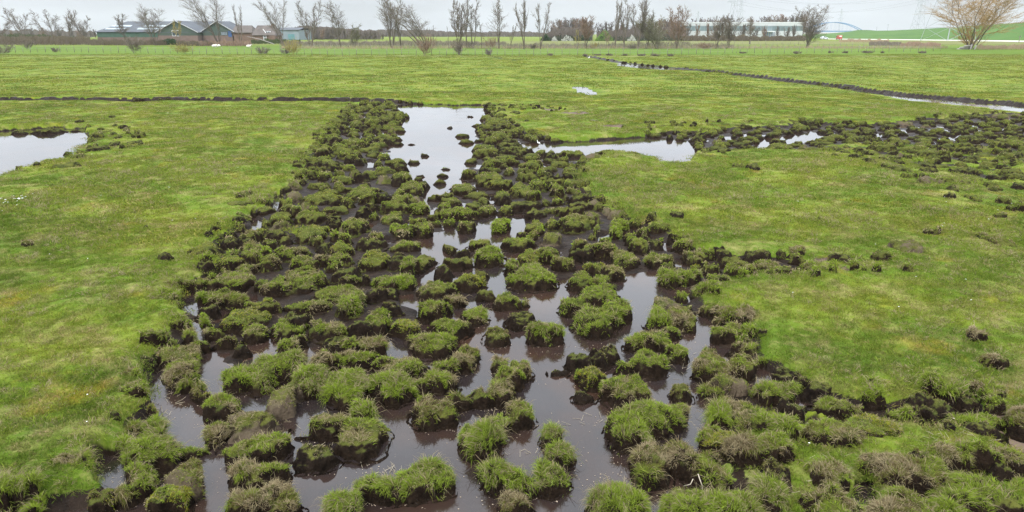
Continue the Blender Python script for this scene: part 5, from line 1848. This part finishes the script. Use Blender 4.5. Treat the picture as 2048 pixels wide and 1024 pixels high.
M_ROAD = flat_mat("pale_concrete_road", (0.50, 0.47, 0.42), .9, .08, .3)
rd = []
for px, y0_, y1_ in ((1640, 77.1, 77.9), (1700, 77.6, 78.6), (1850, 79.0, 80.5), (2048, 81.3, 83.3), (2500, 86.3, 89.5)):
    rd.append([(float(G(px, q, .3)[0]), float(G(px, q, .3)[1])) for q in (y1_, y0_)])
V = [(p[0], p[1], .30) for r_ in rd for p in r_] ; V += [(p[0], p[1], .0) for r_ in rd for p in r_]
n_ = len(rd) * 2
Fq = [(2 * i, 2 * i + 2, 2 * i + 3, 2 * i + 1) for i in range(len(rd) - 1)] + [(n_ + 2 * i, n_ + 2 * i + 2, 2 * i + 2, 2 * i) for i in range(len(rd) - 1)]
link("road", mesh_arrays("road", np.array(V), np.array(Fq), [M_ROAD], smooth=False), kind='structure')

M_BRIDGE = flat_mat("blue_steel", (0.13, 0.24, 0.38), .5, .05, .1)
AD = 1000.0
br = thing("arch_bridge", "distant blue steel arch bridge beyond the dyke", "bridge", (bx(1668, AD), AD, 0))
A_ = lambda px: bx(px, AD) - bx(1668, AD)
for dy in (0, 9):
    g_ = Geo(); P = [(A_(1668 + 56 * t), dy, bz(60.2, AD) + (bz(44.6, AD) - bz(60.2, AD)) * (1 - t * t)) for t in np.linspace(-1, 1, 25)]
    g_.tube(P, .55, 6); g_.build("arch", M_BRIDGE, br, True)
g_ = Geo(); g_.box(A_(1560), A_(1725), -.5, 9.5, bz(63.8, AD), bz(61.4, AD)); g_.build("deck", M_BRIDGE, br)
g_ = Geo(); g_.tube([(0, 0, 0), (0, 0, 1)], .06, 4); hm = g_.mesh("hanger", M_BRIDGE)
for t in np.linspace(-.85, .85, 13):
    for dy in (0, 9):
        c = link("hanger", hm, br, loc=(A_(1668 + 56 * t), dy, bz(61.4, AD))); c.scale = (1, 1, (bz(60.2, AD) + (bz(44.6, AD) - bz(60.2, AD)) * (1 - t * t)) - bz(61.4, AD))
for px in (1600, 1640, 1700):
    g_ = Geo(); g_.box(A_(px) - 1, A_(px) + 1, 0, 9, .1, bz(63.8, AD)); g_.build("pier", M_PANEL, br)
# pale embankment road beyond the dyke
g_ = Geo(); g_.box(-30, 28, 0, 6, 0, bz(66, 900)); g_.build("far_embankment", M_ROAD, None, kind='structure', loc=(bx(1650, 900), 900, .1))

# ---------------------------------------------------------------- pylons and cables
M_STEEL = flat_mat("galvanised_steel", (0.30, 0.32, 0.34), .6, .05, .1)
def pylon(px, d, hgt, halfb, label, arms=(.62, .76, .9), rz=.5, r=.10):
    zb = .1
    root = thing("pylon", label, "pylon", (bx(px, d), d, zb), "electricity pylons", rz=rz)
    n = 9
    lev = [i / n for i in range(n + 1)]
    hw = lambda f: halfb * (1 - f) ** 1.15 * .9 + .55
    legs = Geo()
    for sx in (-1, 1):
        for sy in (-1, 1):
            legs.tube([(sx * hw(f), sy * hw(f), f * hgt) for f in lev], r * 1.5, 4)
    legs.build("legs", M_STEEL, root)
    br_ = Geo()
    for i in range(n):
        a, b = lev[i], lev[i + 1]
        for s1, s2, ax in ((-1, 1, 0), (-1, 1, 1)):
            for sd in (-1, 1):
                def P(s, f): return (s * hw(f), sd * hw(f), f * hgt) if ax == 0 else (sd * hw(f), s * hw(f), f * hgt)
                br_.tube([P(-1, a), P(1, b)], r * .7, 3); br_.tube([P(1, a), P(-1, b)], r * .7, 3); br_.tube([P(-1, b), P(1, b)], r * .7, 3)
    br_.build("bracing", M_STEEL, root)
    for k, f in enumerate(arms):
        for s in (-1, 1):
            g_ = Geo(); L0 = (7.5, 9.5, 6.5)[k] * hgt / 45
            g_.tube([(s * hw(f), -hw(f), f * hgt), (s * L0, 0, f * hgt + .3)], r, 3); g_.tube([(s * hw(f), hw(f), f * hgt), (s * L0, 0, f * hgt + .3)], r, 3)
            g_.tube([(0, 0, f * hgt + 2.2), (s * L0, 0, f * hgt + .3)], r, 3); g_.tube([(s * L0, 0, f * hgt + .3), (s * L0, 0, f * hgt - 1.6)], r * .8, 4)
            g_.build("arm", M_STEEL, root)
    return root
PY = {}
for k, a in enumerate([(1464, 600, 45, 3.2, "tall lattice pylon behind the middle of the white hall"), (1478, 800, 42, 3.4, "fainter pylon close right of the tall hall pylon"), (1394, 1150, 36, 3.0, "small faint pylon behind the hall's left end"),
                       (1834, 620, 47, 4.2, "lattice pylon rising behind the dyke"), (1678, 1250, 43, 4.5, "thin distant pylon over the bridge"), (1899, 330, 52, 8.0, "large pylon half hidden by the big willow")]):
    PY[k] = pylon(*a[:4], a[4], rz=(.5, .5, .5, .4, .3, .25)[k], r=.07 if k < 5 else .09)
M_CABLE = flat_mat("power_cable", (0.16, 0.17, 0.18), .6, .05, .1)
def cables(label, pa, pb, spec, sag):
    (xa, da, ha), (xb, db, hb) = pa, pb
    o_ = np.array([bx(xa, da), da, ha])
    root = thing("power_line", label, "power line", tuple(o_), "power lines")
    for off, dz in spec:
        A = np.array([bx(xa, da) + off, da, ha + dz]); B = np.array([bx(xb, db) + off, db, hb + dz])
        P = [A + (B - A) * t - np.array([0, 0, sag * 4 * t * (1 - t)]) - o_ for t in np.linspace(0, 1, 20)]
        g_ = Geo(); g_.tube(P, .045, 3); g_.build("cable", M_CABLE, root)
cables("sagging cables from the hall pylon to the dyke pylon", (1464, 600, 28), (1834, 620, 30), [(-6, 0), (6, 0), (-8, 6.5), (8, 6.5)], 9)
cables("sagging cables from the dyke pylon to the large pylon", (1834, 620, 30), (1899, 330, 33), [(-6, 0), (6, 0)], 5)

# lamp post and pole standing on the dyke
for px, py0, py1, lab in ((1775, 49.5, 60.6, "thin lamp post standing on the dyke"), (1753, 54, 60.8, "shorter post left of the dyke lamp post"), (2043, 72, 84, "short dark marker post at the road right of the willow")):
    d = 600 if px < 1900 else 262
    z0, z1 = bz(py1 + .8, d), bz(py0, d)
    root = thing("lamp_post" if px == 1775 else "marker_post", lab, "post", (bx(px, d), d, z0))
    g_ = Geo(); g_.tube([(0, 0, 0), (0, 0, z1 - z0)], [.14, .09], 6); g_.build("pole", M_STEEL if px < 1900 else M_POST, root)
    g_ = Geo()
    if px == 1775: g_.box(-.9, .5, -.15, .15, z1 - z0 - .1, z1 - z0 + .15)
    else: g_.box(-.2, .2, -.15, .15, z1 - z0 - .3, z1 - z0 + .05)
    g_.build("lamp_head" if px == 1775 else "cap", M_STEEL if px < 1900 else M_POST, root)

# ---------------------------------------------------------------- vehicles on the dyke road
M_TYRE = flat_mat("tyre", (.02, .02, .02), .9)
M_CARW = flat_mat("white_car_paint", (.72, .75, .78), .3, .03, 1, .5)
M_CARR = flat_mat("red_car_paint", (.45, .06, .05), .3, .05, 1, .5)
M_LAMPR = flat_mat("rear_lamp", (.5, .03, .02), .3)
def car(px, py, lab, paint, rz, van=False):
    x, y, _ = G(px, py, .3); x = float(x); y = float(y)
    root = thing("parked_car" if not van else "delivery_van", lab, "car" if not van else "van", (x, y, .3), rz=rz)
    if van: prof = [(-2.2, .35), (2.1, .35), (2.2, .9), (1.9, 1.15), (1.35, 2.0), (-2.1, 2.15), (-2.2, 1.9)]
    else: prof = [(-2.0, .32), (2.0, .32), (2.1, .62), (1.95, .85), (1.15, .98), (.45, 1.45), (-1.0, 1.5), (-1.75, 1.12), (-2.05, .95)]
    g_ = Geo(); g_.prism(prof, -.85, .85); body = g_.build("body", paint, root)
    bmod = body.modifiers.new("soft", 'BEVEL'); bmod.width = .07; bmod.segments = 2
    for xx in (-1.3, 1.3):
        for yy in (-.8, .8):
            g_ = Geo(); g_.tube([(xx, yy - .11, .33), (xx, yy + .11, .33)], .33, 12); w_ = g_.build("wheel", M_TYRE, root)
            g_ = Geo(); s_ = 1 if yy > 0 else -1; g_.tube([(xx, yy + .115 * s_, .33), (xx, yy + .13 * s_, .33)], .19, 8); g_.build("rim", M_STEEL, w_)
    if van:
        win = [[(1.0, 1.2), (1.75, 1.2), (1.3, 1.85), (1.0, 1.85)]]
    else:
        win = [[(-.1, .98), (.95, 1.0), (.42, 1.38), (-.1, 1.40)], [(-1.5, 1.02), (-.2, .98), (-.2, 1.40), (-.95, 1.42)]]
    for wv in win:
        for yy in (-.87, .855):
            g_ = Geo(); g_.prism(wv, yy, yy + .015); g_.build("window", M_GLASS, root)
    zc = 1.35 if van else 1.08
    g_ = Geo(); xb = -2.225 if van else -1.92
    g_.box(xb - .02, xb, -.62, .62, zc, zc + (.55 if van else .25)); g_.build("rear_window", M_WHITE if van else M_GLASS, root)
    for yy in (-.72, .72):
        g_ = Geo(); g_.box(-2.24 if van else -2.09, -2.2 if van else -2.05, yy - .1, yy + .1, .75, 1.0); g_.build("rear_lamp", M_LAMPR, root)
        g_ = Geo(); g_.box(2.12, 2.2 if van else 2.12, yy - .12, yy + .12, .62, .8) if van else g_.box(2.0, 2.09, yy - .12, yy + .12, .62, .76); g_.build("headlight", M_WHITE, root)
    return root
car(1648, 78.6, "white car on the dyke road beside the dense willow", M_CARW, .35)
car(1677.5, 79.2, "small red van with a pale back window on the dyke road", M_CARR, 1.45, True)

# ---------------------------------------------------------------- sheep and birds
M_WOOL = flat_mat("wool", (.70, .68, .60), .95, .12, 12)
M_FACE = flat_mat("sheep_face", (.35, .32, .28), .9)
def skin_body(name, mat, chain, rad, edges, parent, sub=2):
    me = bpy.data.meshes.new(name); me.from_pydata(chain, edges, []); me.materials.append(mat)
    o_ = link(name, me, parent)
    md = o_.modifiers.new("skin", 'SKIN'); 
    for i, rr in enumerate(rad):
        me.skin_vertices[0].data[i].radius = (rr, rr) if not isinstance(rr, tuple) else rr
    me.skin_vertices[0].data[0].use_root = True
    sb = o_.modifiers.new("sub", 'SUBSURF'); sb.levels = sb.render_levels = sub
    return o_
def new_skin(me):
    if not me.skin_vertices: me.skin_vertices.new() if hasattr(me.skin_vertices, 'new') else None
for i, (px, py, rz, lab) in enumerate([(428.2, 94.4, .3, "white sheep lying down, left of the pair below the big willow"), (437.4, 94.0, 2.9, "white sheep lying down, right of the pair below the big willow"), (497, 94.6, .1, "lone white sheep lying in the bright field before the house")]):
    x, y, _ = G(px, py, .2)
    root = thing("sheep", lab, "sheep", (float(x), float(y), float(ground_z(float(x), float(y))[0])), "sheep lying in the bright field", rz=rz)
    r = np.random.default_rng(40 + i)
    # one closed body: ellipsoid trunk drawn out into neck, head and folded legs
    nu, nv = 26, 16
    U, Vv = np.meshgrid(np.linspace(0, 2 * np.pi, nu, endpoint=False), np.linspace(-np.pi / 2, np.pi / 2, nv))
    X = .52 * np.cos(Vv) * np.cos(U); Y = .30 * np.cos(Vv) * np.sin(U); Zz = .33 + .30 * np.sin(Vv)
    Xn = X.copy()
    neck = np.exp(-((U - 0.0) / .35) ** 2) + np.exp(-((U - 2 * np.pi) / .35) ** 2)
    up_ = np.exp(-((Vv - .45) / .42) ** 2)
    X = X + .30 * neck * up_; Zz = Zz + .20 * neck * up_
    Zz = np.maximum(Zz, .02)
    bump_ = .018 * vnoise(Xn * 12, Y * 12, Zz * 12, seed=i)
    X += bump_; Y += bump_; Zz += bump_
    VV = np.stack([X.ravel(), Y.ravel(), Zz.ravel()], 1)
    FF = [[a * nu + b, a * nu + (b + 1) % nu, (a + 1) * nu + (b + 1) % nu, (a + 1) * nu + b] for a in range(nv - 1) for b in range(nu)]
    # lay a muzzle and ears on as parts of the same animal
    link("body", mesh_arrays("body", VV, np.array(FF), [M_WOOL]), root)
    g_ = Geo(); g_.tube([(.74, 0, .66), (.84, 0, .62), (.95, 0, .55), (1.0, 0, .52)], [.10, .095, .07, .045], 8)
    hd = g_.build("head", M_FACE, root, True)
    for s in (-1, 1):
        g_ = Geo(); g_.tube([(.76, .07 * s, .70), (.74, .19 * s, .69)], [.035, .02], 5); g_.build("ear", M_FACE, hd, True)
        g_ = Geo(); g_.tube([(.30, .22 * s, .06), (.55, .24 * s, .05), (.62, .2 * s, .04)], [.06, .045, .035], 6); g_.build("leg", M_FACE, root, True)

M_BIRD = flat_mat("white_feathers", (.8, .8, .78), .8)
M_BILL = flat_mat("dark_bill", (.06, .05, .03), .6)
def bird(px, py, z, lab, scale, rz):
    x, y, _ = G(px, py, z)
    root = thing("wading_bird", lab, "bird", (float(x), float(y), z), rz=rz); root.scale = (scale,) * 3
    g_ = Geo(); g_.tube([(-.34, 0, .34), (-.22, 0, .37), (-.08, 0, .40), (.08, 0, .42), (.17, 0, .47), (.20, 0, .58), (.19, 0, .68), (.23, 0, .76), (.28, 0, .77)], [.015, .06, .10, .10, .07, .04, .033, .045, .025], 8)
    b = g_.build("body", M_BIRD, root, True)
    g_ = Geo(); g_.tube([(.27, 0, .765), (.40, 0, .74)], [.015, .004], 5); g_.build("bill", M_BILL, root)
    for s in (-1, 1):
        g_ = Geo(); g_.tube([(0, .04 * s, .36), (.01, .04 * s, .18), (0, .04 * s, -.04)], .009, 4); g_.build("leg", M_BILL, root)
        g_ = Geo(); g_.tube([(.06, .09 * s, .43), (-.12, .10 * s, .40), (-.30, .05 * s, .34)], [.03, .05, .012], 6); g_.build("wing", M_BIRD, root, True)
bird(1178, 118.6, .1, "small white bird at the start of the diagonal ditch", .55, .4)
bird(1077, 291, .01, "tiny white bird at the end of the narrow pool", .22, 2.5)

# ---------------------------------------------------------------- small things: daisies, debris, twigs
r = np.random.default_rng(77)
def discs(name, label, cat, pts, rad, mat, zoff, k=6, up=0.0):
    VV, FF, n0 = [], [], 0
    for (x, y), q in zip(pts, np.broadcast_to(rad, len(pts))):
        z = (float(ground_z(x, y)[0]) if zoff is None else zoff) + up
        an = np.arange(k) * 2 * np.pi / k + r.uniform(0, 1)
        ring = np.stack([x + q * np.cos(an) * r.uniform(.6, 1.4), y + q * np.sin(an), np.full(k, z)], 1)
        top = ring.mean(0) + [0, 0, q * .25]
        VV.append(np.concatenate([ring, top[None]])); FF += [[n0 + j, n0 + (j + 1) % k, n0 + k] for j in range(k)]; n0 += k + 1
    link(name, mesh_arrays(name, np.concatenate(VV), np.array(FF), [mat], smooth=False), None, label, cat, None, 'stuff')
dz = []
for _ in range(46):
    px = r.uniform(-30, 56); py = 402 + r.normal(0, 4) - (px - 10) * .12
    x, y, _t = G(px, py, .2); dz.append((float(x), float(y)))
discs("daisies", "patch of small white daisies by the left edge of the meadow", "flowers", dz, .012, M_BIRD, None, 6, .05)
dz = []
for _ in range(170):
    u = r.uniform(-.8, .8); d = 4 + 45 * r.random() ** 1.5
    x, y = u * d, d
    z, m = ground_z(x, y)
    if m < .2: dz.append((x, y))
discs("scattered_feathers", "scattered small white feathers and daisies in the meadow", "flowers", dz, np.array([.005 + .0004 * p[1] for p in dz]), M_BIRD, None, 5, .045)
M_FOAM = flat_mat("straw_crumbs", (.34, .27, .2), .9, .3, 9)
fl = []
for cx, cy, sx_, sy_, n_ in ((1190, 850, 40, 14, 26), (1215, 955, 30, 14, 24), (1240, 980, 40, 10, 16), (1230, 900, 16, 30, 22), (1160, 930, 14, 30, 16), (760, 955, 40, 20, 34), (1010, 850, 30, 14, 10), (1000, 1005, 60, 8, 24), (240, 950, 30, 20, 24), (400, 840, 30, 60, 30), (350, 780, 30, 24, 50), (1130, 765, 30, 6, 12), (1100, 705, 40, 8, 16), (1185, 700, 40, 8, 24), (900, 900, 200, 120, 60), (330, 600, 20, 80, 12)):
    for _ in range(n_):
        px, py = r.normal(cx, sx_ * .7), r.normal(cy, sy_ * .7)
        x, y, _t = G(px, py, 0); 
        if float(y) > 3.9 and float(ground_z(float(x), float(y))[0]) < -.01: fl.append((float(x), float(y)))
for s_ in ind[:150]:
    if s_['blobs'][0][1] > 9.5: continue
    for b_ in s_['blobs'][::4]:
        for _ in range(9):
            an = r.uniform(3.3, 6.1); q_ = r.uniform(1.0, 1.3)
            x, y = b_[0] + b_[2] * q_ * math.cos(an), b_[1] + b_[3] * q_ * math.sin(an)
            if y > 3.9 and float(ground_z(x, y)[0]) < -.005: fl.append((x, y))
discs("floating_crumbs", "floating crumbs of straw and foam on the dark water", "debris", fl, r.uniform(.002, .006, len(fl)), M_FOAM, .003, 5)
# straw stalks lying on water and mud
S = []
for cx, cy, sx_, sy_, n_ in ((1200, 842, 40, 10, 14), (1050, 905, 20, 8, 6), (350, 790, 40, 30, 30), (780, 940, 40, 14, 14), (360, 640, 40, 20, 16), (700, 620, 40, 10, 16), (1390, 740, 30, 30, 20), (1900, 905, 60, 16, 30), (640, 880, 40, 20, 14), (1650, 960, 60, 40, 26)):
    for _ in range(n_):
        x, y, _t = G(r.normal(cx, sx_ * .7), r.normal(cy, sy_ * .7), .01); x = float(x); y = float(y)
        if y < 3.9: continue
        z = max(.004, float(ground_z(x, y)[0]) + .006); a = r.uniform(0, 3.14); L = r.uniform(.03, .11)
        S.append([x, y, z, x + L * math.cos(a), y + L * math.sin(a), z + r.uniform(0, .02), .0016, .0012])
V, F = segs_arrays(np.array(S), 3)
link("straw_stalks", mesh_arrays("straw_stalks", V, F, [flat_mat("straw", (.42, .36, .25), .8)]), None, "loose pale straw stalks on the mud and water", "straw", None, 'stuff')
for i, (p0, p1, z0, z1, lab) in enumerate([((1396, 948), (1404, 990), .24, .02, "long pale dead stem hanging down the straw-fringed turf cliff"), ((1368, 972), (1386, 958), .10, .20, "short pale dead stem left of the long hanging one"), ((1930, 848), (1906, 836), .03, .16, "pale stem leaning against the black clod by the clay hollow")]):
    a = G(*p0, z0); b = G(*p1, z1)
    A = np.array([float(a[0]), float(a[1]), z0]); B = np.array([float(b[0]), float(b[1]), z1])
    g_ = Geo(); g_.tube([A - A, (B - A) / 2 + [.012, -.02, 0], B - A], .0035, 5)
    g_.build("dead_stem", flat_mat("dead_stem", (.5, .44, .34), .8), None, True, loc=tuple(A), label=lab, cat="stem")

# ---------------------------------------------------------------- air
HZM = bpy.data.materials.new("haze_air"); HZM.use_nodes = True; nt = HZM.node_tree; nt.nodes.clear()
ho = nt.nodes.new('ShaderNodeOutputMaterial'); pv = nt.nodes.new('ShaderNodeVolumePrincipled')
pv.inputs['Color'].default_value = (0.93, 0.96, 1.0, 1); pv.inputs['Density'].default_value = 0.00011; pv.inputs['Anisotropy'].default_value = 0.2
nt.links.new(pv.outputs[0], ho.inputs['Volume'])
g_ = Geo(); g_.box(-2700, 2700, -60, 2150, -1.2, 58)
g_.build("haze", HZM, None, kind='stuff', label="thin pale haze lying over the whole plain", cat="haze")
